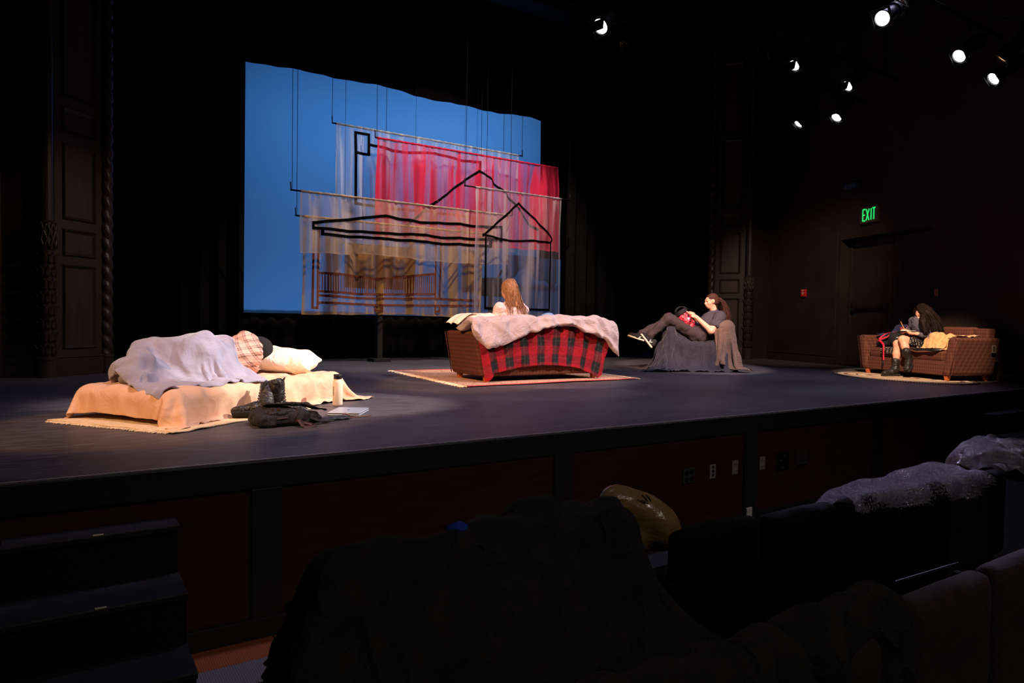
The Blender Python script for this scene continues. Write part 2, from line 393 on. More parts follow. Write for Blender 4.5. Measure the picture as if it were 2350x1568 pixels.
# ================================================================== SETTING
# black painted deck with scuffs
t = NT('stage_paint'); v = t.coord('Object')
big = t.noise(v, 0.9, 4); fine = t.noise(t.coord('Object', (1.2, 14, 1), (0, 0, 0.25)), 5.0, 6, 0.7)
scr = t.noise(t.coord('Object', (0.6, 30, 1), (0, 0, -0.12)), 9.0, 3, 0.6)
c = t.mix(big, (0.034, 0.030, 0.037), (0.064, 0.056, 0.068))
c = t.mix(t.ramp(fine, ((0.50, (0, 0, 0)), (0.72, (0.75,)*3))), c, (0.105, 0.097, 0.112))
c = t.mix(t.ramp(scr, ((0.555, (0, 0, 0)), (0.63, (0.9,)*3))), c, (0.20, 0.19, 0.20))
t.l(c, t.b.inputs['Base Color']); t.l(t.ramp(fine, ((0.3, (0.42,)*3), (0.7, (0.6,)*3))), t.b.inputs['Roughness'])
t.b.inputs['Specular IOR Level'].default_value = 0.45; t.bump(fine, 0.12, 0.004)
m_stage = t.m
m_black = M('black_paint', (0.012, 0.011, 0.012), 0.7, 0.3, 3, 40, 0.1)
m_brownwall = M('dark_brown_paint', (0.030, 0.019, 0.015), 0.55, 0.25, 2, 30, 0.1)
m_trimwood = M('dark_stained_wood', (0.032, 0.023, 0.020), 0.38, 0.3, 8, 30, 0.12, stretch=(4, 4, 0.6))
m_panelred = M('reddish_brown_panel', (0.060, 0.022, 0.014), 0.5, 0.25, 4, 40, 0.1, stretch=(1, 1, 5))
m_stile = M('dark_grey_stile', (0.022, 0.022, 0.022), 0.55, 0.2, 6, 40, 0.1)
m_velour = M('black_velour', (0.0055, 0.005, 0.0055), 0.95, 0.3, 12, 90, 0.2, spec=0.05)

# stage deck
deck = [(-7, 3.74), (11.22, 3.74), (13.6, 10.2), (13.6, 15.5), (-7, 15.5)]
fl = G().prism(deck, -0.05, 0.0).mk('floor', m_stage); tag(fl, 'black painted stage floor with scuffs', None, None, 'structure')
nose = G().bb(-7, 11.2, 3.722, 3.74, -0.007, 0.0015).mk('edge_strip', M('lit_edge_strip', (0.30, 0.27, 0.28), 0.45, 0.3, 20, 60, 0.2), fl)  # nosing paled to paint the bright line of light along the edge
# spike tape marks and specks lie on the deck
m_red = M('red_tape', rgb(190, 40, 60), 0.7)
# front wall of the stage: panels in a frame
wf = G().bb(-7, 11.2, 3.74, 3.82, -0.95, -0.05).mk('wall_front', m_stile); tag(wf, None, None, None, 'structure')
xs = [-5.1, -3.13, -1.16, 0.88, 2.855, 4.84, 6.81, 8.93, 10.9]
for x in xs: G().bb(x-0.08, x+0.08, 3.705, 3.74, -0.86, -0.15).mk('stile', m_stile, wf, bevel=0.005)
G().bb(-7, 11.2, 3.71, 3.74, -0.15, -0.008).mk('top_rail', m_stile, wf, bevel=0.005)
G().bb(-7, 11.2, 3.70, 3.74, -0.95, -0.84).mk('bottom_rail', m_stile, wf, bevel=0.005)
for a, b in zip(xs[:-1], xs[1:]): G().bb(a+0.08, b-0.08, 3.728, 3.74, -0.84, -0.15).mk('panel', m_panelred, wf)
# house floor with carpet tiles
hf = G().bb(-7, 14, -6, 3.74, -1.0, -0.955).mk('floor_house', M('dark_carpet_base', (0.02, 0.018, 0.02), 0.95)); tag(hf, None, None, None, 'structure')
def carpet(name, col):
    t = NT(name); v = t.coord('Object'); w = t.n('ShaderNodeTexWave', wave_type='BANDS', bands_direction='X'); w.inputs['Scale'].default_value = 28; w.inputs['Distortion'].default_value = 1.5
    t.l(v, w.inputs['Vector']); nz = t.noise(v, 160, 2)
    f = t.math('MULTIPLY', w.outputs[0], nz); t.l(t.mix(f, tuple(x*0.5 for x in col), col), t.b.inputs['Base Color']); t.p(Roughness=0.95); t.bump(f, 0.5, 0.004); return t.m
cm = [carpet('carpet_orange', rgb(225, 120, 70)), carpet('carpet_grey', rgb(170, 160, 165)), carpet('carpet_dark', rgb(45, 40, 40)), carpet('carpet_blue_grey', rgb(120, 130, 140))]
pal = {(3, 5): 2, (4, 5): 0, (5, 5): 0, (3, 4): 3, (4, 4): 1, (5, 4): 1, (3, 3): 2}
TG = G().bb(-0.248, 0.248, -0.115, 0.115, 0.0, 0.008)
tile_mesh = {}
for i in range(9):
    for j in range(10):
        x = -0.84+0.5*i; y = 3.60-0.232*j
        k = 2 if x < 0.5 else (0 if j == 0 else (1 if j in (1, 4) else random.choice((0, 1, 2, 3))))
        if 0.0 < x < 0.5 and j in (1, 2): k = 3
        o = mk('carpet_tile', np.array(TG.v)+np.array([x, y, -0.955]), TG.f, cm[k], hf) if k not in tile_mesh else None
        if o is None:
            o = tile_mesh[k][0].copy(); COL.objects.link(o); o.location = Vector((x, y, 0))-Vector(tile_mesh[k][1])
        else: tile_mesh[k] = (o, (x, y, 0))
# walls and ceiling of the dark hall
for nm, g in (('wall_back', G().bb(-7, 16, 15.5, 15.7, -0.05, 7.6)), ('ceiling', G().bb(-7, 16, -6, 15.7, 7.5, 7.7)), ('wall_rear', G().bb(-7, 16, -6.2, -6, -1, 7.6))):
    tag(g.mk(nm, m_black), None, None, None, 'structure')
# left proscenium wall with door
frL = frame((-0.30, 9.80), (-0.93, 0.37))
g = fx(frL, G().bb(0.0, 0.42, -0.15, 0.0, 0, 7.5).bb(1.38, 4.0, -0.15, 0.0, 0, 7.5).bb(0.42, 1.38, -0.15, 0, 2.35, 7.5)); wl = g.mk('wall_left', m_brownwall); tag(wl, None, None, None, 'structure')
fx(frL, G().bb(0.0, 0.42, 0.0, 0.025, 0.0, 0.22)).mk('skirting', m_trimwood, wl, bevel=0.006)
fx(frL, G().bb(1.38, 4.0, 0.0, 0.025, 0.0, 0.22)).mk('skirting', m_trimwood, wl, bevel=0.006)
tag(G().bb(-7.2, -7, -6, 15.7, -1, 7.6).mk('wall_side', m_black), None, None, None, 'structure')
d1 = fx(frL, G().bb(0.45, 1.35, -0.09, -0.04, 0.02, 2.33)).mk('door_1', m_brownwall, bevel=0.004); tag(d1, None, None, None, 'structure')
for (a, b, c0, c1) in ((0.60, 1.20, 1.25, 2.15), (0.60, 1.20, 0.3, 1.05)): fx(frL, G().bb(a, b, -0.042, -0.03, c0, c1)).mk('door_panel', m_trimwood, d1, bevel=0.008)
fx(frL, G().bb(0.46, 0.50, -0.045, -0.02, 0.98, 1.12)).mk('lock_plate', M('brass', rgb(200, 150, 90), 0.3, 0.1, metal=1), d1, bevel=0.004)
hd = fx(frL, G().tube([(0.5, -0.03, 1.05), (0.5, 0.03, 1.05), (0.56, 0.035, 1.05), (0.62, 0.035, 1.05)], 0.011)).mk('door_handle', MC['brass'], d1, smooth=True)
for a, b in ((0.38, 0.45), (1.35, 1.42)): fx(frL, G().bb(a, b, 0.0, 0.03, 0.0, 2.42)).mk('casing', m_trimwood, d1, bevel=0.008)
fx(frL, G().bb(0.38, 1.42, 0.0, 0.03, 2.35, 2.43)).mk('casing', m_trimwood, d1, bevel=0.008)

# panelled pilasters of the proscenium arch: leafy column, panels, twisted column
def pilaster(name, A, B, side):
    A = np.array(A); B = np.array(B); fr = frame(A, B-A) if side < 0 else frame(B, A-B)
    # local y < 0 is the front when x runs left -> right as seen from the house
    W = np.linalg.norm(B-A)
    root = fx(fr, G().bb(0, W, 0.0, 0.5, 0, 7.4)).mk(name, m_brownwall); tag(root, None, None, None, 'structure')
    lx = -0.09 if side < 0 else W+0.09; tx = W+0.075 if side < 0 else -0.075
    fx(fr, G().bb(0.0, W, -0.03, 0.0, 0.0, 0.22)).mk('plinth', m_trimwood, root, bevel=0.006)
    fx(fr, G().bb(0.0, W, -0.038, 0.0, 0.222, 0.245)).mk('plinth_moulding', m_trimwood, root, bevel=0.008)
    a, b = 0.10, W-0.10
    zs = [(0.33, 1.36), (1.46, 1.79), (1.90, 2.82), (2.94, 3.25), (3.36, 4.9), (5.0, 6.6)]
    for z0, z1 in zs:
        w = 0.045
        # moulding frame: four mitred bars, bevelled inwards
        P = [(a, z0), (b, z0), (b, z1), (a, z1)]; Q = [(a+w, z0+w), (b-w, z0+w), (b-w, z1-w), (a+w, z1-w)]
        vs = [(x, -0.002, z) for x, z in P]+[(x, -0.028, z) for x, z in [(a+.012, z0+.012), (b-.012, z0+.012), (b-.012, z1-.012), (a+.012, z1-.012)]]+[(x, -0.001, z) for x, z in Q]
        fs = []
        for i in range(4):
            j = (i+1) % 4; fs += [(i, j, 4+j, 4+i), (4+i, 4+j, 8+j, 8+i)]
        mk('panel_moulding', fr(np.array(vs)), fs, m_trimwood, root)
        fx(fr, G().bb(a+w, b-w, -0.003, 0.0, z0+w, z1-w)).mk('panel', M('pilaster_panel', (0.036, 0.02, 0.016), 0.5, 0.3, 4, 40, 0.1, stretch=(4, 4, 0.5)), root)
    # twisted rope column
    n, mz = 40, 230; zz = np.linspace(0.25, 7.2, mz); th = np.linspace(0, 2*np.pi, n, endpoint=False); Z, T = np.meshgrid(zz, th, indexing='ij')
    s = np.abs(np.sin((T*side*-1*1.0+Z*2*np.pi/0.36)*1.0)); r = 0.050+0.044*s**0.7+0.006*np.sin(2*(T*side*-1+Z*2*np.pi/0.36)+1.4)
    V = np.stack([tx+r*np.cos(T), 0.02+r*np.sin(T), Z], -1).reshape(-1, 3)
    mk('twisted_column', fr(V), grid_faces(mz, n, True, True), m_trimwood, root, smooth=True)
    fx(fr, G().lathe([(0.095, 0), (0.095, 0.2), (0.10, 0.21), (0.10, 0.235), (0.085, 0.25)], (tx, 0.02, 0), 24)).mk('column_base', m_trimwood, root, bevel=0.003)
    # leafy column: tiers of acanthus below, woven basket band, plain shaft above
    fx(fr, G().lathe([(0.115, 0), (0.115, 0.2), (0.12, 0.21), (0.12, 0.24), (0.08, 0.25), (0.08, 1.5), (0.095, 1.52), (0.095, 1.83), (0.075, 1.86), (0.075, 7.3)], (lx, 0.02, 0), 28)).mk('leaf_column_shaft', m_trimwood, root, smooth=False)
    leaf = []   # one leaf: a curled pointed blade
    for i in range(6):
        u = i/5
        w = 0.034*math.sin(math.pi*min(1, u*0.8+0.15))*(1-0.75*max(0, u-0.6)/0.4); out = 0.012+0.004*i+0.03*max(0, u-0.55)**1.2*2
        for s_ in (-1, -0.5, 0, 0.5, 1): leaf.append((s_*w, out+0.008*(1-abs(s_))-0.004*(abs(s_) == 0.5), u*0.145-0.02*max(0, u-0.7)))
    leaf = np.array(leaf); lf = grid_faces(6, 5, True); first = None
    tiers = [(0.26+0.155*i) for i in range(8)]
    if True:
        for ti, z in enumerate(tiers):
            for q in range(9):
                an = 2*math.pi*(q+0.5*(ti % 2))/9; ca, sa = math.cos(an), math.sin(an)
                if -sa < -0.35: continue
                L = leaf.copy(); r = 0.078+L[:, 1]; P = np.stack([lx+r*ca-L[:, 0]*sa, 0.02+r*sa+L[:, 0]*ca, z+L[:, 2]], 1)
                mk('acanthus_leaf', fr(P), lf, m_trimwood, root, smooth=True, solid=0.006)
    for q in range(10):      # woven straps
        for s_ in (-1, 1):
            an = 2*math.pi*q/10; pts = [(lx+0.1*math.cos(an+s_*k*0.16), 0.02+0.1*math.sin(an+s_*k*0.16), 1.53+k*0.05) for k in range(7)]
            fx(fr, G().tube(pts, 0.014, 6)).mk('woven_strap', m_trimwood, root, smooth=True)
    return root
pilaster('trim_1', (-0.14, 9.84), (0.36, 10.27), -1)
pilaster('trim_2', (12.66, 10.00), (12.28, 10.52), 1)

# right wall: return, panelled stretch, recessed door, exit
frR = frame((13.5, 10.0), (-2.2, -6.0))          # x runs towards the house, y points to the wall's far side... kept > 0 = off stage
def R(x0, x1, y0, y1, z0, z1): return fx(frR, G().bb(x0, x1, y0, y1, z0, z1))
wr = fx(frR, G().bb(-0.1, 2.38, 0.0, 0.5, 0, 7.5).bb(2.38, 4.55, 0.32, 0.5, 0, 7.5).bb(2.38, 4.55, 0, 0.32, 2.45, 7.5).bb(4.55, 14, 0.0, 0.5, -1, 7.5)).mk('wall_right', m_brownwall); tag(wr, None, None, None, 'structure')
R(0.0, 2.38, -0.02, 0.0, 0.0, 0.13).mk('skirting', m_trimwood, wr, bevel=0.008)
R(4.55, 9.0, -0.02, 0.0, 0.0, 0.13).mk('skirting', m_trimwood, wr, bevel=0.008)
R(0.06, 2.3, -0.012, 0.0, 0.16, 2.6).mk('wall_panel', m_brownwall, wr, bevel=0.004)
rt = G().bb(12.8, 13.62, 9.98, 10.3, 0, 7.5).mk('wall_return', m_brownwall); tag(rt, None, None, None, 'structure')
G().bb(12.86, 13.5, 9.955, 9.98, 0, 0.13).mk('skirting', m_trimwood, rt, bevel=0.008)
d2 = R(2.46, 3.46, 0.24, 0.30, 0.01, 2.42).mk('door_2', m_brownwall, bevel=0.004); tag(d2, None, None, None, 'structure')
R(2.38, 2.46, 0.2, 0.32, 0, 2.45).mk('door_frame', m_trimwood, d2, bevel=0.005)
R(3.48, 4.46, 0.24, 0.30, 0.01, 2.42).mk('door_leaf', m_brownwall, d2, bevel=0.004)
m_bar = M('dark_bronze', (0.055, 0.045, 0.042), 0.35, 0.2, 10, metal=0.7)
pb = fx(frR, G().bb(2.52, 3.40, 0.15, 0.19, 1.11, 1.18)).mk('push_bar', m_bar, d2, bevel=0.01)
fx(frR, G().bb(2.50, 2.58, 0.15, 0.24, 1.06, 1.24)).mk('bar_housing', m_bar, pb, bevel=0.008)
fx(frR, G().bb(3.36, 3.42, 0.15, 0.24, 1.09, 1.20)).mk('bar_end', m_bar, pb, bevel=0.008)
# exit sign on the wall above the door
ex = fx(frR, G().bb(2.95, 3.40, -0.06, -0.005, 2.68, 2.98)); es = thing('exit_sign', 'green lettered EXIT sign in a dull metal case above the door', 'sign', tuple(frR((3.18, -0.03, 2.68))))
ex.mk('sign_case', M('sign_case_metal', (0.10, 0.075, 0.06), 0.4, 0.15, metal=0.3), es, bevel=0.006)
m_exit = M('exit_green', (0.02, 0.6, 0.15), 0.5, 0, bst=0, emis=(0.02, 0.80, 0.16), es=0.75)
def stroke(g, pts, w, y):
    for (x0, z0), (x1, z1) in zip(pts[:-1], pts[1:]):
        dx, dz = x1-x0, z1-z0; l = math.hypot(dx, dz); nx, nz = -dz/l*w/2, dx/l*w/2
        g.add([(x0+nx, y, z0+nz), (x0-nx, y, z0-nz), (x1-nx, y, z1-nz), (x1+nx, y, z1+nz), (x0+nx, y+0.004, z0+nz), (x0-nx, y+0.004, z0-nz), (x1-nx, y+0.004, z1-nz), (x1+nx, y+0.004, z1+nz)],
              [(0, 1, 2, 3), (7, 6, 5, 4), (0, 4, 5, 1), (1, 5, 6, 2), (2, 6, 7, 3), (3, 7, 4, 0)])
    return g
zb, zt, w = 2.725, 2.935, 0.03
LET = {'E': [[(0, 0), (0, 1)], [(0, 1), (.75, 1)], [(0, .5), (.65, .5)], [(0, 0), (.75, 0)]], 'X': [[(0, 0), (.85, 1)], [(0, 1), (.85, 0)]], 'I': [[(.3, 0), (.3, 1)]], 'T': [[(0, 1), (.9, 1)], [(.45, 0), (.45, 1)]]}
x = 3.03
for ch, adv in (('E', 0.085), ('X', 0.10), ('I', 0.055), ('T', 0.1)):
    g = G()
    for st in LET[ch]: stroke(g, [(x+px*0.085, zb+pz*(zt-zb)) for px, pz in st], w*0.85, -0.066)
    fx(frR, g).mk('letter_'+ch.lower(), m_exit, es); x += adv
# red fire alarm pull station
fa = thing('fire_alarm', 'red fire alarm pull station on the dark wall', 'fire alarm', tuple(frR((1.33, -0.03, 1.38))))
fx(frR, G().bb(1.27, 1.40, -0.06, -0.012, 1.38, 1.53)).mk('alarm_body', M('alarm_red', rgb(215, 40, 40), 0.4, 0.05), fa, bevel=0.006)
m_wht = M('white_plastic', (0.75, 0.72, 0.68), 0.4, 0.05)
fx(frR, G().bb(1.295, 1.375, -0.066, -0.06, 1.445, 1.462).bb(1.327, 1.343, -0.066, -0.06, 1.415, 1.49)).mk('pull_handle', m_wht, fa)
fx(frR, G().bb(1.29, 1.31, -0.064, -0.06, 1.505, 1.52).bb(1.32, 1.34, -0.064, -0.06, 1.505, 1.52).bb(1.35, 1.37, -0.064, -0.06, 1.505, 1.52)).mk('lettering', m_wht, fa)
# small brass switch plate further along the wall
kb = thing('wall_switch', 'small brass switch plate on the dark wall above the seated reader', 'switch', tuple(frR((4.70, -0.01, 1.28))))
fx(frR, G().bb(4.65, 4.73, -0.012, 0, 1.28, 1.40)).mk('plate', MC['brass'], kb, bevel=0.003)
fx(frR, G().bb(4.68, 4.70, -0.03, -0.01, 1.32, 1.35)).mk('toggle', m_wht, kb, bevel=0.003)
# electrical plates on the stage front
def plate(x0, x1, z0, z1, m, label, parts):
    t_ = thing('outlet_plate', label, 'outlet', ((x0+x1)/2, 3.72, z0)); G().bb(x0, x1, 3.716, 3.727, z0, z1).mk('cover', m, t_, bevel=0.003)
    for nm, g, mm in parts: g.mk(nm, mm, t_, bevel=0.001)
m_blk = M('black_plastic', (0.01, 0.01, 0.011), 0.4, 0.1); m_gry = M('grey_steel_plate', (0.22, 0.23, 0.26), 0.35, 0.1, metal=0.7); m_pl = M('ivory_plate', (0.42, 0.38, 0.38), 0.5, 0.05)
plate(4.04, 4.155, -0.50, -0.38, m_gry, 'steel plate with four round sockets, leftmost on the stage front',
      [('socket', G().lathe([(0.0, 0), (0.021, 0), (0.021, 0.004), (0.0, 0.004)], (4.07+0.055*i, 3.716, -0.47+0.055*j), 16, ax=(0, -1, 0)), m_blk) for i in (0, 1) for j in (0, 1)])
plate(4.34, 4.41, -0.495, -0.38, m_pl, 'ivory plate with three dark jacks in a column on the stage front',
      [('jack', G().bb(4.364, 4.386, 3.712, 3.717, -0.475+0.032*j, -0.455+0.032*j), m_blk) for j in range(3)])
for x0, lab in ((4.615, 'ivory duplex outlet left of a dark stile on the stage front'), (4.97, 'ivory duplex outlet right of a dark stile on the stage front')):
    plate(x0, x0+0.07, -0.49, -0.375, m_pl, lab, [('socket_face', G().bb(x0+0.018, x0+0.052, 3.713, 3.717, -0.48+0.055*j, -0.445+0.055*j), m_pl) for j in (0, 1)]+[('slot', G().bb(x0+0.024+0.018*i, x0+0.028+0.018*i, 3.711, 3.714, -0.47+0.055*j, -0.455+0.055*j), m_blk) for j in (0, 1) for i in (0, 1)])
plate(5.21, 5.38, -0.52, -0.37, m_blk, 'black square connector panel on the stage front',
      [('connector', G().bb(x, x+0.035, 3.711, 3.717, z, z+0.014), m_gry) for x, z in ((5.29, -0.40), (5.24, -0.44), (5.27, -0.505))])
plate(5.49, 5.65, -0.49, -0.38, M('dull_dark_plate', (0.05, 0.045, 0.04), 0.5), 'dull blank cover plate, rightmost on the stage front', [('lower_lip', G().bb(5.495, 5.645, 3.70, 3.717, -0.49, -0.482), m_gry)])

# black stage curtains: pleated legs, border and drop
def curtain(name, label, x0, x1, y, z0, z1, amp=0.07, pitch=0.28, group=None, bottom=None, dirv=None):
    n = max(12, int(abs(x1-x0)/pitch*10)); xs_ = np.linspace(x0, x1, n); ph = np.cumsum(np.full(n, 2*np.pi/10)*(1+0.25*np.sin(np.arange(n)*0.37)))
    V = []
    for k, zf in enumerate(np.linspace(0, 1, 7)):
        a = amp*(0.55+0.45*(1-zf)); bz = np.full(n, z0) if bottom is None else z0+bottom(xs_)
        V.append(np.stack([xs_+0.25*a*np.sin(ph*2+k*0.3), y+a*np.sin(ph+0.25*np.sin(k*0.9)), bz+(z1-bz)*zf], 1))
    V = np.array(V).reshape(-1, 3)
    return tag(mk(name, V, grid_faces(7, n), m_velour, None, smooth=True, solid=0.012), label, 'curtain', group)
curtain('stage_curtain', 'black pleated wing curtain beside the left pilaster', 0.45, 2.42, 11.9, 0.02, 7.3)
curtain('stage_curtain', 'black pleated wing curtain right of the blue backdrop', 8.70, 11.0, 11.35, 0.02, 7.3)
curtain('stage_curtain', 'black pleated wing curtain beside the right pilaster', 10.8, 13.4, 10.95, 0.02, 7.3)
curtain('border_curtain', 'black border curtain hanging across the top of the blue backdrop', 2.0, 9.4, 12.2, 5.09, 7.3, 0.02, 0.5, bottom=lambda x: 0.022*np.sin(x*1.7)+0.018*np.sin(x*3.9+1))
curtain('curtain_skirt', 'low black drape under the blue backdrop', 2.0, 9.4, 12.56, 0.0, 0.86, 0.03)
# ================================================================== BACKDROP AND HANGING SHEERS
t = NT('translucent_backdrop_cloth'); v = t.coord('Object')
tr = t.n('ShaderNodeBsdfTranslucent'); df = t.n('ShaderNodeBsdfDiffuse'); mx = t.n('ShaderNodeMixShader'); mx.inputs[0].default_value = 0.2
col = t.mix(t.noise(v, 90, 2, 0.7), (0.62, 0.66, 0.72), (0.78, 0.8, 0.85)); t.l(col, tr.inputs[0]); df.inputs[0].default_value = (0.03, 0.05, 0.08, 1)
t.l(tr.outputs[0], mx.inputs[1]); t.l(df.outputs[0], mx.inputs[2]); t.l(mx.outputs[0], t.out.inputs[0])
n, m = 60, 30; a, b = np.meshgrid(np.linspace(2.46, 8.78, n), np.linspace(0.835, 5.45, m), indexing='ij')
X = np.stack([a+0.012*(5-b)*0, 12.5+0.012*np.sin(a*1.3)+0.008*np.sin(b*2.1+a), b], -1)
tag(sheet('backdrop_screen', X, t.m, None, solid=0, subd=0), 'large blue lit translucent backdrop screen behind the sheers', 'backdrop')

def sheer_mat(name, col, base, gain, front=0.6):
    t = NT(name); at = t.n('ShaderNodeAttribute', attribute_name='dens')
    v = t.coord('Object', (1, 0.2, 0.06)); st = t.noise(v, 8.0, 2, 0.5); weave = t.noise(t.coord('Object'), 220, 1)
    dens = t.math('ADD', base, t.math('MULTIPLY', at.outputs['Fac'], gain))
    dens = t.math('ADD', dens, t.math('MULTIPLY', t.ramp(st, ((0.50, (0, 0, 0)), (0.68, (1, 1, 1)))), 0.9*gain)); dens = t.math('ADD', dens, t.math('MULTIPLY', t.math('SUBTRACT', weave, 0.5), 0.1))
    dens = t.math('MINIMUM', t.math('MAXIMUM', dens, 0.04), 0.96)
    tp = t.n('ShaderNodeBsdfTransparent'); df = t.n('ShaderNodeBsdfDiffuse'); tl = t.n('ShaderNodeBsdfTranslucent')
    for x in (df, tl): x.inputs[0].default_value = (*col, 1)
    m1 = t.n('ShaderNodeMixShader'); m1.inputs[0].default_value = 1-front; t.l(df.outputs[0], m1.inputs[1]); t.l(tl.outputs[0], m1.inputs[2])
    m2 = t.n('ShaderNodeMixShader'); t.l(dens, m2.inputs[0]); t.l(tp.outputs[0], m2.inputs[1]); t.l(m1.outputs[0], m2.inputs[2]); t.l(m2.outputs[0], t.out.inputs[0]); return t.m
m_pipe = M('black_pipe', (0.004, 0.004, 0.005), 0.6, 0.1, spec=0.15)
m_cable = M('dark_cable', (0.003, 0.003, 0.004), 0.9, spec=0.05)
m_tape = M('black_gaffer_tape', (0.0025, 0.0025, 0.003), 1.0, spec=0.03, bst=0)
m_brown = M('brown_tape', rgb(120, 58, 36), 0.7)
def folds(x, z, seed, amp, soft=1.0):
    """depth of a hanging sheet at (x, z): irregular vertical folds, gathered near the top"""
    r = np.zeros_like(x)
    for i in range(5):
        k = [4.3, 7.9, 13.7, 21.0, 33.0][i]*soft; r += amp*[1, 0.8, 0.55, 0.30, 0.16][i]*np.sin(k*x+_ph[(seed*5+i) % 40, 0]+0.5*np.sin(0.9*z*(1+0.2*i)+_ph[(seed*5+i) % 40, 1])+0.25*z*np.sin(i+seed))
    return r
def hanging(name, label, mat, x0, x1, y, z0, z1, pipe, cables, seed, amp, lines=(), m_line=None, soft=1.0, wavy=0.015, lw=0.05):
    root = thing(name, label, 'sheer curtain', ((x0+x1)/2, y, z0), 'house painted sheers hanging from pipes')
    n, m = int((x1-x0)*45), 34; a, b = np.meshgrid(np.linspace(x0, x1, n), np.linspace(0, 1, m), indexing='ij')
    zb = z0+wavy*np.sin(a*2.3+seed)+0.4*wavy*np.sin(a*9+seed*2); z = zb+(z1-zb)*b
    top = np.clip((1-b)*4, 0.15, 1); D = folds(a, z, seed, amp, soft)*top+0.006*np.sin(a*60+seed)*(b > 0.9)
    edge = 0.03*np.sin(z*3+seed)*((a-x0 < 0.15)*(1-(a-x0)/0.15)); X = np.stack([a+edge*0.4, y-D, z], -1)
    slope = np.abs(np.gradient(D, axis=0)/((x1-x0)/(n-1))); dens = np.clip(slope*0.9, 0, 1)**1.4
    dens = dens+0.75*(np.abs(a-x0) < 0.035)+0.75*(np.abs(a-x1) < 0.035)+0.5*(b < 0.012)
    mk('fabric', X.reshape(-1, 3), grid_faces(n, m), mat, root, smooth=True, uv=grid_uv(n, m), attrs={'dens': dens.ravel()})
    # gathered rod pocket wrapped round the pipe
    px0, px1 = pipe; nn = int((x1-x0)*40); xx = np.linspace(x0, x1, nn); rr = 0.020+0.006*np.sin(xx*70+seed)*np.sin(xx*23)
    pk = G().tube(np.stack([xx, np.full(nn, y), np.full(nn, z1+0.012)], 1), rr, 8)
    mk('rod_pocket', pk.v, pk.f, mat, root, smooth=True, attrs={'dens': np.full(len(pk.v), 0.6)})
    G().tube([(px0, y, z1+0.012), (px1, y, z1+0.012)], 0.013, 8).mk('pipe', m_pipe, root, smooth=True)
    for ex_ in (px0, px1): G().tube([(ex_, y, z1+0.0), (ex_, y, z1+0.05), (ex_-0.005, y, z1+0.14)], 0.009, 6).mk('pipe_hook', m_pipe, root, smooth=True)
    for cx_ in cables: G().tube([(cx_, y, z1), (cx_, y, 7.3)], 0.0045, 5).mk('cable', m_cable, root)
    def surf_pt(x, z):
        tp_ = np.clip((1-(z-z0)/(z1-z0))*4, 0.15, 1); return y-folds(x, z, seed, amp, soft)*tp_-0.008
    for ln in lines:
        g = G() if not isinstance(ln, tuple) else None; pl = ln if g is not None else ln[0]; w = lw if g is not None else ln[1]; g = G()
        P = np.array(pl, float)
        for p, q in zip(P[:-1], P[1:]):
            L = np.linalg.norm(q-p); k = max(2, int(L/0.05)); tt = np.linspace(0, 1, k); d = (q-p)/L; nrm = np.array([-d[1], d[0]])*w/2; pts = p+(q-p)*tt[:, None]
            pts[0] -= d*w*0.45; pts[-1] += d*w*0.45
            for o_ in (0.0,):
                A = pts+nrm; B = pts-nrm; vs = []
                for c_ in (A, B): vs.append(np.stack([c_[:, 0], surf_pt(c_[:, 0], c_[:, 1]), c_[:, 1]], 1))
                V = np.stack(vs, 1).reshape(-1, 3); g.add(V, grid_faces(k, 2))
        g.mk('tape_line' if len(pl) > 0 else 'tape', m_line or m_tape, root)
    root['_surf'] = 0; del root['_surf']
    return root, surf_pt
m_shA = sheer_mat('pale_blue_sheer', (0.62, 0.66, 0.74), 0.10, 0.50)
m_shR = sheer_mat('red_sheer', (0.70, 0.030, 0.085), 0.32, 0.66)
m_shE = sheer_mat('gold_sheer', (0.82, 0.46, 0.16), 0.16, 0.60)
m_shD = sheer_mat('cream_sheer', (0.72, 0.56, 0.46), 0.24, 0.50)
m_shC = sheer_mat('lilac_sheer', (0.58, 0.50, 0.62), 0.07, 0.60)
m_shO = sheer_mat('amber_cloth', (0.34, 0.14, 0.02), 0.72, 0.4)
hanging('hanging_sheer', 'pale blue sheer taped with a chimney and roof outline, uppermost and rearmost', m_shA, 3.95, 7.82, 11.9, 2.2, 4.18, (3.89, 7.91), (3.89, 4.9, 7.45, 7.9), 1, 0.045,
        [[(4.31, 2.82), (4.31, 4.09), (4.56, 4.09), (4.56, 3.73), (4.31, 3.73)], [(4.58, 3.91), (5.3, 3.88), (5.9, 3.95), (6.5, 3.90), (6.91, 3.93), (6.91, 3.0)], [(4.31, 2.82), (6.9, 2.82)]])
hanging('hanging_sheer', 'crimson red sheer taped with a tall gable outline', m_shR, 4.6, 8.62, 11.6, 2.22, 3.97, (4.57, 8.81), (4.60, 6.75, 8.78), 2, 0.06,
        [[(5.2, 2.5), (5.64, 2.87), (6.69, 3.66), (7.2, 3.38), (7.55, 3.12), (8.1, 2.66)]], lw=0.045)
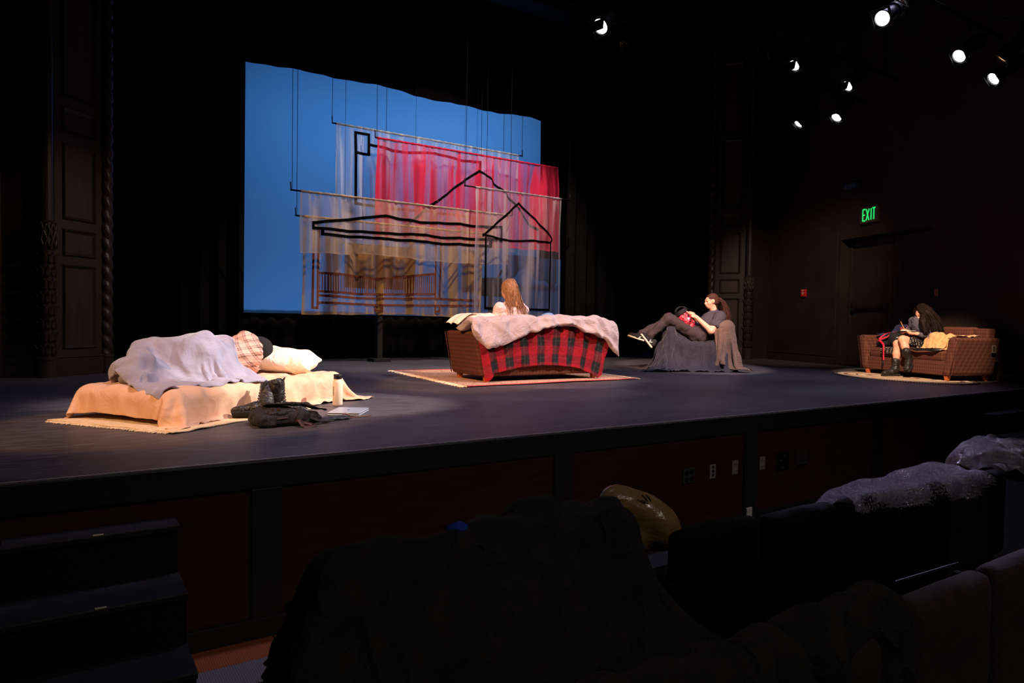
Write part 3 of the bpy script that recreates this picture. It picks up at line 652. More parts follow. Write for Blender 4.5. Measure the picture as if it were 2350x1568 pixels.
gl = [[(3.40, 2.25), (3.40, 0.93), (3.49, 0.93), (3.49, 2.25)], [(3.49, 1.52), (4.0, 1.49), (4.55, 1.46), (5.62, 1.60)], [(3.49, 1.21), (4.2, 1.18), (4.6, 1.19), (5.61, 1.23)], [(3.5, 1.14), (4.2, 1.11), (5.0, 1.13), (5.7, 1.15), (6.5, 1.14)],
      [(3.5, 1.02), (4.5, 1.0), (5.6, 1.02), (6.5, 1.04)], [(5.62, 2.2), (5.62, 1.15)], [(5.73, 2.2), (5.73, 1.15)], [(5.62, 1.02), (5.62, 0.91), (5.74, 0.91), (5.74, 1.02)], [(4.5, 1.0), (4.5, 0.9), (4.6, 0.9), (4.6, 1.0)], [(6.5, 1.15), (6.57, 1.15), (6.57, 1.03), (6.5, 1.03)]]
rE, sfE = hanging('hanging_sheer', 'gold sheer taped with a brown porch railing, lowest on the left', m_shE, 3.23, 6.62, 11.3, 0.83, 2.41, (3.10, 6.75), (3.12, 6.7), 3, 0.05, gl, m_brown, lw=0.038)
g = G()
for i in range(56):
    x = 3.53+i*0.0375
    if 4.52 < x < 4.62: continue
    z1_ = np.interp(x, [3.49, 4.0, 4.55, 5.62], [1.52, 1.49, 1.46, 1.60]); z0_ = np.interp(x, [3.49, 4.2, 5.61], [1.21, 1.18, 1.23])
    zz = np.linspace(z0_, z1_, 5); V = []
    for z in zz:
        for s in (-0.007, 0.007): V.append((x+s, float(sfE(np.array(x+s), np.array(z))), z))
    g.add(V, grid_faces(5, 2))
tag(g.mk('balusters', m_brown, rE), 'brown baluster lines of the taped railing', None, None, 'stuff')
hanging('hanging_sheer', 'cream sheer taped with a low black eave outline, in front of the gold one', m_shD, 3.09, 7.04, 11.0, 1.82, 2.76, (2.94, 7.1), (2.96, 7.05), 4, 0.04,
        [[(3.30, 2.21), (3.30, 2.29), (3.9, 2.40), (4.52, 2.51), (5.2, 2.47), (5.5, 2.49), (6.3, 2.50), (6.86, 2.53), (6.86, 2.26), (6.6, 2.30)], [(3.31, 2.21), (4.4, 2.21), (5.3, 2.26), (5.6, 2.23), (6.3, 2.26), (6.6, 2.28)], [(3.45, 2.20), (3.45, 2.12), (4.4, 2.12), (5.3, 2.14), (5.6, 2.12), (6.65, 2.16), (6.65, 2.28)]], wavy=0.02)
hanging('hanging_sheer', 'lilac sheer taped with a small gabled house outline, frontmost on the right', m_shC, 6.17, 8.12, 10.8, 0.86, 3.16, (5.95, 8.33), (5.97, 8.3), 6, 0.035,
        [[(6.34, 2.31), (7.12, 2.98), (7.5, 2.68), (7.9, 2.36), (7.84, 2.29), (7.4, 2.30), (6.9, 2.26), (6.34, 2.33)], [(6.40, 2.30), (6.40, 0.99), (7.84, 0.99), (7.84, 2.3)]], lw=0.042)
# amber cloths, and a post added as a lit strip of sheer, between the gold sheer and the backdrop
def amber(label, x0, x1, z0, z1, seed):
    n, m = max(8, int((x1-x0)*40)), 16; a, b = np.meshgrid(np.linspace(x0, x1, n), np.linspace(z0, z1, m), indexing='ij')
    D = folds(a, b, seed, 0.03, 2.0); sl = np.clip(np.abs(np.gradient(D, axis=0))*30, 0, 1)
    o = thing('amber_cloth', label, 'cloth', ((x0+x1)/2, 11.7, z0))
    mk('fabric', np.stack([a, 11.7-D, b], -1).reshape(-1, 3), grid_faces(n, m), m_shO, o, smooth=True, attrs={'dens': sl.ravel()})
    G().tube([(x0-0.03, 11.7, z1), (x1+0.03, 11.7, z1)], 0.01, 6).mk('batten', m_pipe, o)
    for x in (x0, x1): G().tube([(x, 11.7, z1), (x, 11.7, 7.3)], 0.003, 4).mk('cable', m_cable, o)
amber('wide amber cloth hanging behind the gold sheer', 4.06, 5.40, 1.30, 2.08, 7)
amber('narrow amber cloth hanging behind the gold sheer near the lilac one', 6.44, 6.71, 1.31, 2.12, 8)
ps = thing('lit_gold_strip', 'gold strip added for a lit part of the sheer below the wide amber cloth', 'post', (4.65, 11.52, 0.0))
G().box((4.65, 11.52, 0.43), (0.05, 0.05, 0.40)).mk('lower_shaft', m_black, ps, bevel=0.005)  # blackened to stand for the dark below the lit strip
G().box((4.65, 11.52, 1.10), (0.05, 0.05, 0.27)).mk('shaft', M('lit_gold_tone', rgb(150, 105, 45), 0.6), ps, bevel=0.005)
G().box((4.65, 11.52, 0.03), (0.16, 0.16, 0.03)).mk('foot', m_black, ps, bevel=0.005)
# dark blue board added as the shaded backdrop corner, and a lamp on a stand behind the lilac sheer
bd = thing('backdrop_shade_flat', 'dark blue flat added for the shaded backdrop behind the lilac sheer', 'panel', (8.2, 12.0, 0.0))
m_dkb = M('backdrop_shade_blue', rgb(16, 62, 128), 0.7, 0.15)
G().bb(7.62, 8.36, 11.98, 12.02, 0.05, 2.14).mk('board', m_dkb, bd, bevel=0.004)
G().bb(8.38, 9.02, 11.98, 12.02, 0.05, 2.12).mk('board', m_dkb, bd, bevel=0.004)
for x in (7.7, 8.36, 9.0): G().bb(x-0.03, x+0.03, 12.02, 12.35, 0.0, 0.06).mk('foot', m_black, bd, bevel=0.004)
lp = thing('stage_lamp_on_stand', 'dark stage lamp on a stand silhouetted through the lilac sheer', 'lamp', (7.35, 12.15, 0.0))
G().tube([(7.35, 12.15, 0.0), (7.35, 12.15, 1.35)], 0.06, 10).mk('stand_pole', m_pipe, lp, smooth=True)
G().box((7.45, 12.15, 1.46), (0.26, 0.14, 0.19)).mk('lamp_body', m_pipe, lp, bevel=0.03)
G().box((7.15, 12.15, 1.40), (0.10, 0.10, 0.11), top=0.5).mk('snoot', m_pipe, lp, bevel=0.01)
G().box((7.55, 12.15, 1.72), (0.02, 0.015, 0.13), R=np.array([[0.85, 0, 0.5], [0, 1, 0], [-0.5, 0, 0.85]])).mk('lever', m_pipe, lp)
for q in range(3):
    an = 2*math.pi*q/3; G().tube([(7.35, 12.15, 0.3), (7.35+0.4*math.cos(an), 12.15+0.3*math.sin(an), 0.01)], 0.015, 6).mk('stand_leg', m_pipe, lp)
# ================================================================== BED, SLEEPER AND THINGS AROUND IT
m_sheet = M('peach_cotton', rgb(228, 182, 150), 0.85, 0.05, 4, 140, 0.08, sheen=0.2, wr=(5, 0.24))
m_cream = M('cream_rug_wool', rgb(232, 205, 165), 0.95, 0.12, 40, 120, 0.5)
bf = frame((0.44, 5.51), (0.81, 0.586))     # x: foot -> head; y > 0: upstage side, y < 0: house side
BZ = 0.24
# cream rug peeping out under the bed
n, m = 60, 30
a, b = np.meshgrid(np.linspace(-0.33, 1.1, n), np.linspace(-0.66, 0.50, m), indexing='ij')
X = bf(np.stack([a+0.012*np.sin(b*21), b+0.012*np.sin(a*9)+0.006*np.sin(a*37), 0.008+0.006*np.abs(np.sin(a*13+b*5))*(a < 0)], -1))
rg = thing('bed_rug', 'cream woven rug peeping out under the foot of the bed', 'rug', tuple(bf((0.4, -0.05, 0.0))))
sheet('weave', X, m_cream, rg, solid=0.010, subd=0)
g = G()
for i in range(90):
    y = -0.62+1.12*i/89; l = random.uniform(0.02, 0.045); g.tube(bf(np.array([(-0.325, y, 0.009), (-0.33-l, y+random.uniform(-.012, .012), 0.004)])), 0.0035, 4)
tag(g.mk('fringe', m_cream, rg), None, None, None, 'stuff')
# mattress
mt = thing('mattress', 'low twin mattress hidden under the peach sheet', 'mattress', tuple(bf((0.9, 0, 0.02))))
bed_prims = xf(bf, [bxp((0.79, 0, 0.135), (0.96, 0.47, 0.105), 0.07)])
blob('mattress_core', grow(bed_prims, -0.028), M('mattress_ticking', rgb(190, 170, 150), 0.9), mt, h=0.03, k=0.01)
# fitted drape of the sheet
def profile_sheet():
    n, m = 92, 64; X = flat_grid(bf, -0.32, 2.04, -0.70, 0.60, 0.30, n, m)
    i, j = np.meshgrid(np.linspace(-1, 1, n), np.linspace(-1, 1, m), indexing='ij')
    X[..., 2] += 0.02*wob(X, 5.0)+0.010*wob(X, 17.0, 10, 3)+0.012
    return drape(X, sdfun(bed_prims), 120, 10, thick=0.012, bend=0.08, fric=0.4, rest=1.01)
XS = profile_sheet()
XS[..., 2] += 0.006*wob(XS*np.array([1, 1, 0.3]), 22, 8, 2)*(XS[..., 2] > 0.05)
XS[..., 2] = np.maximum(XS[..., 2], 0.013)
sh = sheet('bed_sheet', XS, m_sheet, None, solid=0.006, subd=1, crease=0.024, cf_=22); tag(sh, 'peach cotton sheet draped over the low bed to the floor', 'bed sheet')
# pillow
def pillow_prims(c, L, W, T, R, m=0):
    pr = [ell(c, (L*0.47, W*0.47, T*0.5), m, R)]; c = np.array(c)
    for sx in (-1, 1):
        for sy in (-1, 1): pr.append(cap(c+R@np.array([sx*L*0.28, sy*W*0.26, 0]), c+R@np.array([sx*L*0.43, sy*W*0.41, -0.01]), T*0.36, 0.022, m))
    return pr
Rp = np.stack([bf.y*-1*0.93+bf.x*0.36, bf.x*0.93+bf.y*0.36, [0, 0, 1]], 1); Rp = axes(Rp[:, 0]+np.array([0, 0, -0.10]), np.array([0, 0, 1])+bf.x*-0.2)
m_pil = M('ivory_pillow_cotton', rgb(255, 240, 215), 0.8, 0.03, 5, 60, 0.15, sheen=0.2, wr=(7, 0.4))
pl = blob('bed_pillow', pillow_prims(bf((1.46, -0.06, BZ+0.125)), 0.60, 0.44, 0.21, Rp), m_pil, None, 0.011, 0.07, disp=lambda P: 0.006*wob(P, 22, 8, 1)); tag(pl, 'plump ivory pillow at the head of the peach bed', 'pillow')
# sleeper lying on one side, back to the house
m_skin = M('skin', rgb(225, 165, 140), 0.55, 0.04, 20, 80, 0.03, spec=0.35)
t = NT('pink_plaid_flannel'); v = t.coord('Object', (1, 1, 1), (0.5, 0.3, 0.6)); sp = t.n('ShaderNodeSeparateXYZ'); t.l(v, sp.inputs[0])
def stripes(t, s, k, stops): return t.ramp(t.math('FRACT', t.math('MULTIPLY', s, k)), stops, 'CONSTANT')
pa = stripes(t, sp.outputs[0], 17, ((0, rgb(215, 165, 150)), (0.42, rgb(60, 50, 60)), (0.52, rgb(205, 150, 140)), (0.62, rgb(110, 85, 85)), (0.8, rgb(225, 180, 160))))
pb_ = stripes(t, sp.outputs[2], 17, ((0, rgb(222, 170, 150)), (0.45, rgb(80, 62, 66)), (0.55, rgb(215, 165, 145)), (0.72, rgb(150, 95, 90)), (0.82, rgb(230, 185, 165))))
t.l(t.mix(0.5, pa, pb_), t.b.inputs['Base Color']); t.p(Roughness=0.9); t.bump(t.noise(v, 120, 2), 0.15); m_flan = t.m
sl = thing('person', 'sleeping person in pink plaid shirt and black beanie lying under lilac blanket', 'person', tuple(bf((0.8, 0, BZ))))
b0 = BZ
torso = [cap((0.56, 0.02, b0+0.175), (0.80, 0.03, b0+0.165), 0.145, 0.125), cap((0.80, 0.03, b0+0.165), (1.00, 0.00, b0+0.20), 0.13, 0.135), cap((1.00, -0.01, b0+0.26), (1.03, 0.03, b0+0.12), 0.10, 0.10)]
legs = [cap((0.53, 0.02, b0+0.24), (0.34, 0.36, b0+0.20), 0.095, 0.07), cap((0.34, 0.36, b0+0.20), (0.08, 0.10, b0+0.15), 0.065, 0.048), cap((0.53, 0.02, b0+0.11), (0.26, 0.30, b0+0.09), 0.095, 0.07), cap((0.26, 0.30, b0+0.09), (0.02, 0.02, b0+0.07), 0.065, 0.045),
        cap((0.08, 0.10, b0+0.15), (0.03, 0.22, b0+0.12), 0.04, 0.03), cap((0.02, 0.02, b0+0.07), (-0.03, 0.15, b0+0.05), 0.04, 0.03)]
arms = [cap((1.00, -0.02, b0+0.31), (1.02, 0.20, b0+0.22), 0.062, 0.05), cap((1.02, 0.20, b0+0.22), (1.20, 0.24, b0+0.08), 0.048, 0.036), cap((1.20, 0.24, b0+0.08), (1.29, 0.22, b0+0.06), 0.03, 0.022)]
hd_c = np.array((1.235, 0.085, b0+0.23)); neck = [cap((1.04, 0.04, b0+0.20), (1.16, 0.07, b0+0.21), 0.062, 0.058)]
face = [ell(hd_c, (0.115, 0.10, 0.092)), ell(hd_c+np.array([-0.045, 0.035, 0]), (0.075, 0.07, 0.07)), cap(hd_c+np.array([-0.03, 0.095, 0]), hd_c+np.array([-0.045, 0.122, 0]), 0.012, 0.014), ell(hd_c+np.array([-0.02, -0.02, 0.09]), (0.03, 0.022, 0.012))]
blob('body', xf(bf, torso+legs+arms+neck+face), m_skin, sl, 0.011, 0.035)
shirt = grow(torso[1:]+arms[:2], 0.014)+[cap((1.04, 0.035, b0+0.20), (1.085, 0.05, b0+0.205), 0.078, 0.074)]
blob('plaid_shirt', xf(bf, shirt), m_flan, sl, 0.010, 0.05, disp=lambda P: 0.016*(0.4-np.abs(wob(P*np.array([1, 1, 1.6]), 26, 10, 3))))
blob('trousers', xf(bf, grow(legs[:4], 0.004)+[ell((0.55, 0.02, b0+0.17), (0.14, 0.13, 0.13))]), M('grey_sweatpants', rgb(110, 105, 118), 0.95), sl, 0.014, 0.05)
blob('socks', xf(bf, grow(legs[4:], 0.006)), M('grey_wool_socks', rgb(140, 135, 140), 0.95), sl, 0.012, 0.02)
beanie = grow([ell(hd_c+np.array([0.02, -0.012, 0.004]), (0.115, 0.105, 0.098))], 0.012)+[sub(ell(hd_c+np.array([-0.03, 0.13, 0]), (0.07, 0.07, 0.08)))]
blob('beanie', xf(bf, beanie), M('black_knit', (0.010, 0.009, 0.010), 0.95, 0.2, 30, 120, 0.4), sl, 0.010, 0.02)
# lilac fleece blanket over the sleeper
m_blk2 = M('lilac_fleece', rgb(158, 153, 174), 0.95, 0.10, 7, 160, 0.25, sheen=0.5, wr=(5, 0.25))
people = xf(bf, grow(torso[:2]+legs, 0.018))
fr2 = frame(bf((0.0, 0.0, 0)), bf.x[:2]*0.985+bf.y[:2]*-0.17)
X = flat_grid(fr2, -0.13, 0.80, -0.40, 0.55, 0.66, 84, 90); _f = np.clip(-(np.linspace(-0.40, 0.55, 90)+0.10)/0.30, 0, 1)**1.3; X += (0.20*np.linspace(0, 1, 84)[:, None, None]**2*_f[None, :, None])*fr2.x; X[..., 2] += 0.03*wob(X, 6, 8, 5)+0.016*wob(X, 38, 10, 2)
XB = drape(X, sdfun(bed_prims+people+[bxp(bf((0.9, 0, 0.02)), (3, 3, 0.02))][:0]), 110, 9, thick=0.020, bend=0.05, fric=0.45, rest=1.04)
bl = sheet('fleece_blanket', XB, m_blk2, None, solid=0.014, subd=1, crease=0.045, cf_=17, cs=(1, 1, 0.5), seed=2); tag(bl, 'lilac grey fleece blanket bunched over the sleeper', 'blanket')

# water bottle
wb = thing('water_bottle', 'cream water bottle with black screw cap beside the bed', 'bottle', (1.93, 5.70, 0.0))
m_btl = M('cream_enamel', rgb(250, 228, 200), 0.35, 0.03, bst=0)
G().lathe([(0.0, 0), (0.040, 0), (0.0425, 0.004), (0.0425, 0.19), (0.040, 0.205), (0.033, 0.218), (0.033, 0.222), (0.0, 0.222)], (1.93, 5.70, 0.014), 32).mk('flask', m_btl, wb, smooth=True)
G().lathe([(0.034, 0.222), (0.0355, 0.224), (0.0355, 0.258), (0.033, 0.262), (0.0, 0.262)], (1.93, 5.70, 0.014), 32).mk('cap', m_blk, wb, smooth=True)
vd = -(np.array([1.93, 5.70, 0])*np.array([1, 1, 0])); vd /= np.linalg.norm(vd); an0 = math.atan2(vd[1], vd[0])-0.95
g = G()                       # vertical brand-like lettering on the side, small dark strokes
for k, zc in enumerate(np.linspace(0.085, 0.155, 8)):
    for q, (da, dz, w_, h_) in enumerate(((0.0, 0, 0.012, 0.0018), (0.10, 0.002, 0.0018, 0.0055), (-0.10, -0.001, 0.0018, 0.004+0.002*(k % 3)))):
        aa = an0+da; c_ = np.array([1.93+0.0432*math.cos(aa), 5.70+0.0432*math.sin(aa), 0.014+zc+dz]); g.box(c_, (0.0006, w_/2, h_/2+0.0008), aa)
g.mk('lettering', m_blk, wb)

# laptop, closed, silver lid in a clear edge case
lt = thing('laptop', 'closed silver laptop lying on the floor by the bottle', 'laptop', (1.88, 5.22, 0.0))
lf_ = frame((1.86, 5.225), (0.56, 0.83))
m_alu = M('silver_aluminium', (0.40, 0.44, 0.56), 0.30, 0.04, bst=0.02, metal=0.35)
Rz = lf_.a
def lbox(x0, x1, y0, y1, z0, z1, nm, mat, bv=0.004, par=lt): return fx(lf_, G().bb(x0, x1, y0, y1, z0, z1)).mk(nm, mat, par, bevel=bv)
lbox(-0.165, 0.165, -0.125, 0.125, 0.004, 0.018, 'base', m_alu); lid = lbox(-0.165, 0.165, -0.125, 0.125, 0.022, 0.030, 'lid', m_alu)
lbox(-0.155, 0.155, -0.12, 0.12, 0.018, 0.022, 'gap', m_blk, 0)
for sx in (-1, 1):
    for sy in (-1, 1): lbox(sx*0.145-0.012, sx*0.145+0.012, sy*0.108-0.012, sy*0.108+0.012, 0.0, 0.004, 'rubber_foot', m_blk, 0.001)
G().lathe([(0.0, 0.0), (0.012, 0.0), (0.012, 0.0006), (0.0, 0.0006)], lf_((0.0, 0, 0.0301)), 16).mk('lid_emblem', M('bright_emblem', (0.8, 0.82, 0.86), 0.15, 0, bst=0, metal=1), lid)
# leather cord bookmark strap lying beside the laptop
cd = G().tube([(1.72, 4.93, 0.006), (1.80, 4.965, 0.007), (1.90, 4.99, 0.006), (1.97, 5.01, 0.006)], [0.004, 0.005, 0.005, 0.003], 6).mk('leather_cord', M('brown_leather', rgb(110, 60, 45), 0.5), None, smooth=True); tag(cd, 'thin brown leather cord in front of the laptop', 'cord')
# dark pouch lying flat with a strap
pc = thing('fabric_pouch', 'flat dark blue patterned pouch lying between backpack and laptop', 'pouch', (1.63, 4.97, 0.0))
t = NT('blue_black_print'); v = t.coord('Object'); t.l(t.ramp(t.noise(v, 45, 4), ((0.45, (0.012, 0.013, 0.018)), (0.55, (0.06, 0.07, 0.10))), 'CONSTANT'), t.b.inputs['Base Color']); t.p(Roughness=0.6)
pf = frame((1.62, 4.955), (0.93, 0.03))
blob('pouch_body', xf(pf, [bxp((0, 0, 0.012), (0.13, 0.055, 0.010), 0.009), ell((0.08, 0, 0.012), (0.08, 0.06, 0.012))]), t.m, pc, 0.007, 0.02)
fx(pf, G().tube([(0.10, 0.03, 0.02), (0.14, 0.06, 0.03), (0.17, 0.04, 0.022)], 0.006, 6)).mk('snap_strap', MC['brown_leather'], pc, smooth=True)
fx(pf, G().lathe([(0, 0), (0.007, 0), (0.006, 0.003), (0, 0.003)], (0.14, 0.06, 0.035), 12)).mk('snap', m_gry, pc)
# black backpack
m_pack = M('black_canvas', (0.020, 0.017, 0.018), 0.75, 0.3, 12, 140, 0.3, wr=(10, 0.5)); m_lthr = M('dark_brown_leather', rgb(70, 45, 42), 0.5, 0.15)
bp = thing('backpack', 'black canvas backpack slumped on its side in front of the bed', 'backpack', (1.28, 4.90, 0.0))
kf = frame((1.285, 4.92), (0.93, 0.08))
blob('pack_body', xf(kf, [ell((-0.09, 0.03, 0.085), (0.12, 0.11, 0.05)), bxp((-0.04, 0.0, 0.05), (0.17, 0.15, 0.045), 0.03), bxp((0.10, 0.04, 0.05), (0.12, 0.12, 0.04), 0.025, 0, axes((1, 0.1, -0.12), (0.1, 0.1, 1))), bxp((-0.17, -0.04, 0.045), (0.06, 0.12, 0.04), 0.03), cap((0.06, -0.12, 0.05), (0.22, -0.07, 0.035), 0.035, 0.025)]), m_pack, bp, 0.009, 0.03, floor=0.003, disp=lambda P: 0.016*(0.4-np.abs(wob(P, 26, 10, 4))))
fl_ = blob('flap', xf(kf, [bxp((0.0, 0.05, 0.135), (0.15, 0.10, 0.008), 0.008, 0, axes((1, 0, -0.06), (0, 0.12, 1))), bxp((0.19, -0.02, 0.11), (0.06, 0.10, 0.008), 0.008, 0, axes((1, 0.25, -0.35), (0, 0, 1)))]), m_pack, bp, 0.008, 0.02, disp=lambda P: 0.008*wob(P, 30, 8, 6))
fx(kf, G().tube([(-0.20, -0.13, 0.05), (-0.05, -0.152, 0.062), (0.1, -0.13, 0.055), (0.2, -0.06, 0.05), (0.22, 0.06, 0.05)], 0.006, 6)).mk('piping', m_lthr, bp, smooth=True)
fx(kf, G().tube([(-0.17, -0.10, 0.105), (-0.05, -0.12, 0.11), (0.06, -0.10, 0.105)], 0.004, 6)).mk('zip', m_gry, bp, smooth=True)
blob('front_pocket', xf(kf, [bxp((-0.09, -0.11, 0.085), (0.075, 0.03, 0.035), 0.02, 0, axes((1, 0, 0), (0, -0.5, 1)))]), m_pack, bp, 0.008, 0.01)
for (x, y, z) in ((-0.13, -0.125, 0.115), (-0.09, -0.13, 0.117), (0.045, -0.12, 0.10)):
    bk = fx(kf, G().box((x, y, z), (0.009, 0.004, 0.018), 0.2)).mk('strap_tab', m_lthr, bp, bevel=0.002); fx(kf, G().box((x, y-0.004, z), (0.012, 0.002, 0.006), 0.2)).mk('buckle', MC['brass'] if x < 0 else m_gry, bk, bevel=0.001)
def ribbon(pts, w, up=(0, 0, 1), k=6, th=0.004):
    P = np.array(pts, float); tt = np.linspace(0, len(P)-1, (len(P)-1)*k+1); i = np.clip(tt.astype(int), 0, len(P)-2); f_ = (tt-i)[:, None]
    p0 = P[np.maximum(i-1, 0)]; p1 = P[i]; p2 = P[i+1]; p3 = P[np.minimum(i+2, len(P)-1)]
    C_ = 0.5*((2*p1)+(-p0+p2)*f_+(2*p0-5*p1+4*p2-p3)*f_**2+(-p0+3*p1-3*p2+p3)*f_**3)
    T_ = np.gradient(C_, axis=0); S_ = np.cross(T_, np.broadcast_to(np.array(up, float), T_.shape)); S_ /= np.linalg.norm(S_, axis=1)[:, None]+1e-9
    w = np.interp(np.linspace(0, 1, len(C_)), np.linspace(0, 1, len(np.atleast_1d(w))), np.atleast_1d(w))[:, None]
    V = np.stack([C_+S_*w/2, C_-S_*w/2], 1).reshape(-1, 3); return V, grid_faces(len(C_), 2)
for pts in (((0.02, -0.13, 0.05), (0.06, -0.20, 0.03), (0.12, -0.23, 0.012), (0.05, -0.25, 0.006), (0.03, -0.19, 0.05)), ((0.12, -0.11, 0.06), (0.17, -0.16, 0.035), (0.24, -0.13, 0.02), (0.28, -0.08, 0.01), (0.34, -0.06, 0.006))):
    V, f_ = ribbon(kf(np.array(pts)), 0.034, (0.2, -0.4, 1)); mk('shoulder_strap', V, f_, m_lthr if pts[0][0] < 0.1 else m_pack, bp, smooth=True, solid=0.005)
# ankle boots: one upright, one lying on its side
m_boot = M('black_polished_leather', (0.016, 0.013, 0.012), 0.42, 0.3, 14, 40, 0.2, spec=0.5, wr=(16, 0.35)); m_sole = M('black_rubber', (0.012, 0.011, 0.011), 0.8, 0.2)
def boot(name, label, T3, cat='boot', group=None, parent=None, h=0.008, shaft=0.17, sc=1.0):
    """T3 maps local boot coords (toe +x, up +z, sole at 0) to world"""
    root = parent or thing(name, label, cat, tuple(T3(np.array([0., 0, 0]))*np.array([1, 1, 0])+np.array([0, 0, 0.0])), group)
    def mp(pr):
        out = []; Rm = np.stack([T3(np.array(e)*1.0)-T3(np.zeros(3)) for e in ((1., 0, 0), (0, 1., 0), (0, 0, 1.))], 1)
        for p in pr:
            if p[0] == '-': out.append(sub(mp([p[1:]])[0])); continue
            out.append(('c', T3(p[1]), T3(p[2]))+p[3:] if p[0] == 'c' else (p[0], T3(p[1]), p[2]*sc, Rm@p[3]/sc if sc != 1 else Rm@p[3])+p[4:])
        return out
    leather = [cap((-0.05, 0, 0.08), (0.03, 0, 0.065), 0.045, 0.045), cap((0.03, 0, 0.065), (0.13, 0, 0.048), 0.046, 0.037), ell((0.145, 0, 0.045), (0.055, 0.047, 0.034)), cap((-0.045, 0, 0.08), (-0.05, 0, 0.08+shaft), 0.050, 0.062), cap((-0.07, 0, 0.05), (-0.05, 0, 0.10), 0.036, 0.04)]
    leather = [p[:3]+(p[3]*sc, p[4]*sc, p[5]) if p[0] == 'c' else p for p in leather]
    blob('upper', mp(leather+[sub(cap((-0.05, 0, 0.15+shaft*0.3), (-0.055, 0, 0.3+shaft), 0.042*sc, 0.048*sc))]), m_boot, root, h, 0.02, disp=lambda P: 0.003*wob(P, 60, 8, 2))
    blob('sole', mp([bxp((0.045, 0, 0.012), (0.145*sc if False else 0.145, 0.043, 0.012), 0.012), bxp((-0.065, 0, 0.018), (0.04, 0.038, 0.018), 0.01)]), m_sole, root, 0.007, 0.01)
    lc = G()
    for i in range(6):
        z = 0.115+i*shaft/7.0; xx = 0.012-i*0.003
        for s in (-1, 1): lc.tube(T3(np.array([(xx-0.008, s*0.026, z), (xx+0.012, 0, z+0.012), (xx-0.008, -s*0.026, z+0.022)])), 0.003*sc, 5)
    lc.mk('laces', M('black_lace', (0.03, 0.028, 0.03), 0.6), root, smooth=True)
    T_, f_ = ribbon(T3(np.array([(0.0, 0, 0.10+shaft*0.6), (-0.0, 0, 0.09+shaft), (0.012, 0, 0.13+shaft)])), 0.04*sc, T3(np.array([1., 0, 0]))-T3(np.zeros(3))); mk('tongue', T_, f_, m_boot, root, smooth=True, solid=0.004)
    return root
def T_at(loc, xd, up=(0, 0, 1), sc=1.0):
    Rm = axes(xd, up)
    return lambda p: np.array(loc)+(np.asarray(p, float)*sc)@Rm.T
boot('ankle_boot', 'black laced leather boot standing upright, its toe hidden behind the backpack', T_at((1.36, 5.26, 0.002), (0.84, -0.545, 0), (-0.20, 0.10, 1)))
boot('ankle_boot', 'black laced leather boot leaning back, toe pointing left past the backpack', T_at((1.17, 5.19, 0.030), (-0.84, 0.30, -0.02), (0.30, 0.55, 0.75)))
# red spike mark near the rug
sm = G().box((0.0, 5.66, 0.002), (0.04, 0.012, 0.0015), 0.5).mk('spike_tape', m_red, None); tag(sm, 'small red spike tape mark by the bed foot', 'tape')
# ================================================================== BODY HELPERS
def hand(w, d, nrm, size=1.0, curl=0.5, side=1, thumb=1.0, m=0):
    """palm and five fingers from wrist w along d; nrm is the back-of-hand normal; side puts the thumb"""
    w = np.array(w, float); d = np.array(d, float)/np.linalg.norm(d); nrm = np.array(nrm, float); nrm = nrm-d*(nrm@d); nrm /= np.linalg.norm(nrm); s = np.cross(nrm, d)*side
    P = []; L = 0.085*size
    for k in (-1, 0, 1): P.append(cap(w+s*0.012*k*size, w+d*L+s*0.026*k*size, 0.017*size, 0.014*size, m))
    for k, ln in enumerate((0.066, 0.076, 0.072, 0.056)):
        o = w+d*L+s*(0.030-0.020*k)*size; c1 = curl*0.9; c2 = curl*2.0
        d1 = d*math.cos(c1)-nrm*math.sin(c1); d2 = d*math.cos(c2)-nrm*math.sin(c2)
        a = o+d1*ln*0.5*size; P += [cap(o, a, 0.0098*size, 0.009*size, m), cap(a, a+d2*ln*0.5*size, 0.009*size, 0.0075*size, m)]
    o = w+d*0.02*size+s*0.022*size; t1 = o+(d*0.6+s*0.8*thumb-nrm*0.25)*0.042*size; t2 = t1+(d*0.9+s*0.25*thumb-nrm*0.3)*0.034*size
    return P+[cap(o, t1, 0.013*size, 0.011*size, m), cap(t1, t2, 0.0105*size, 0.0085*size, m)]
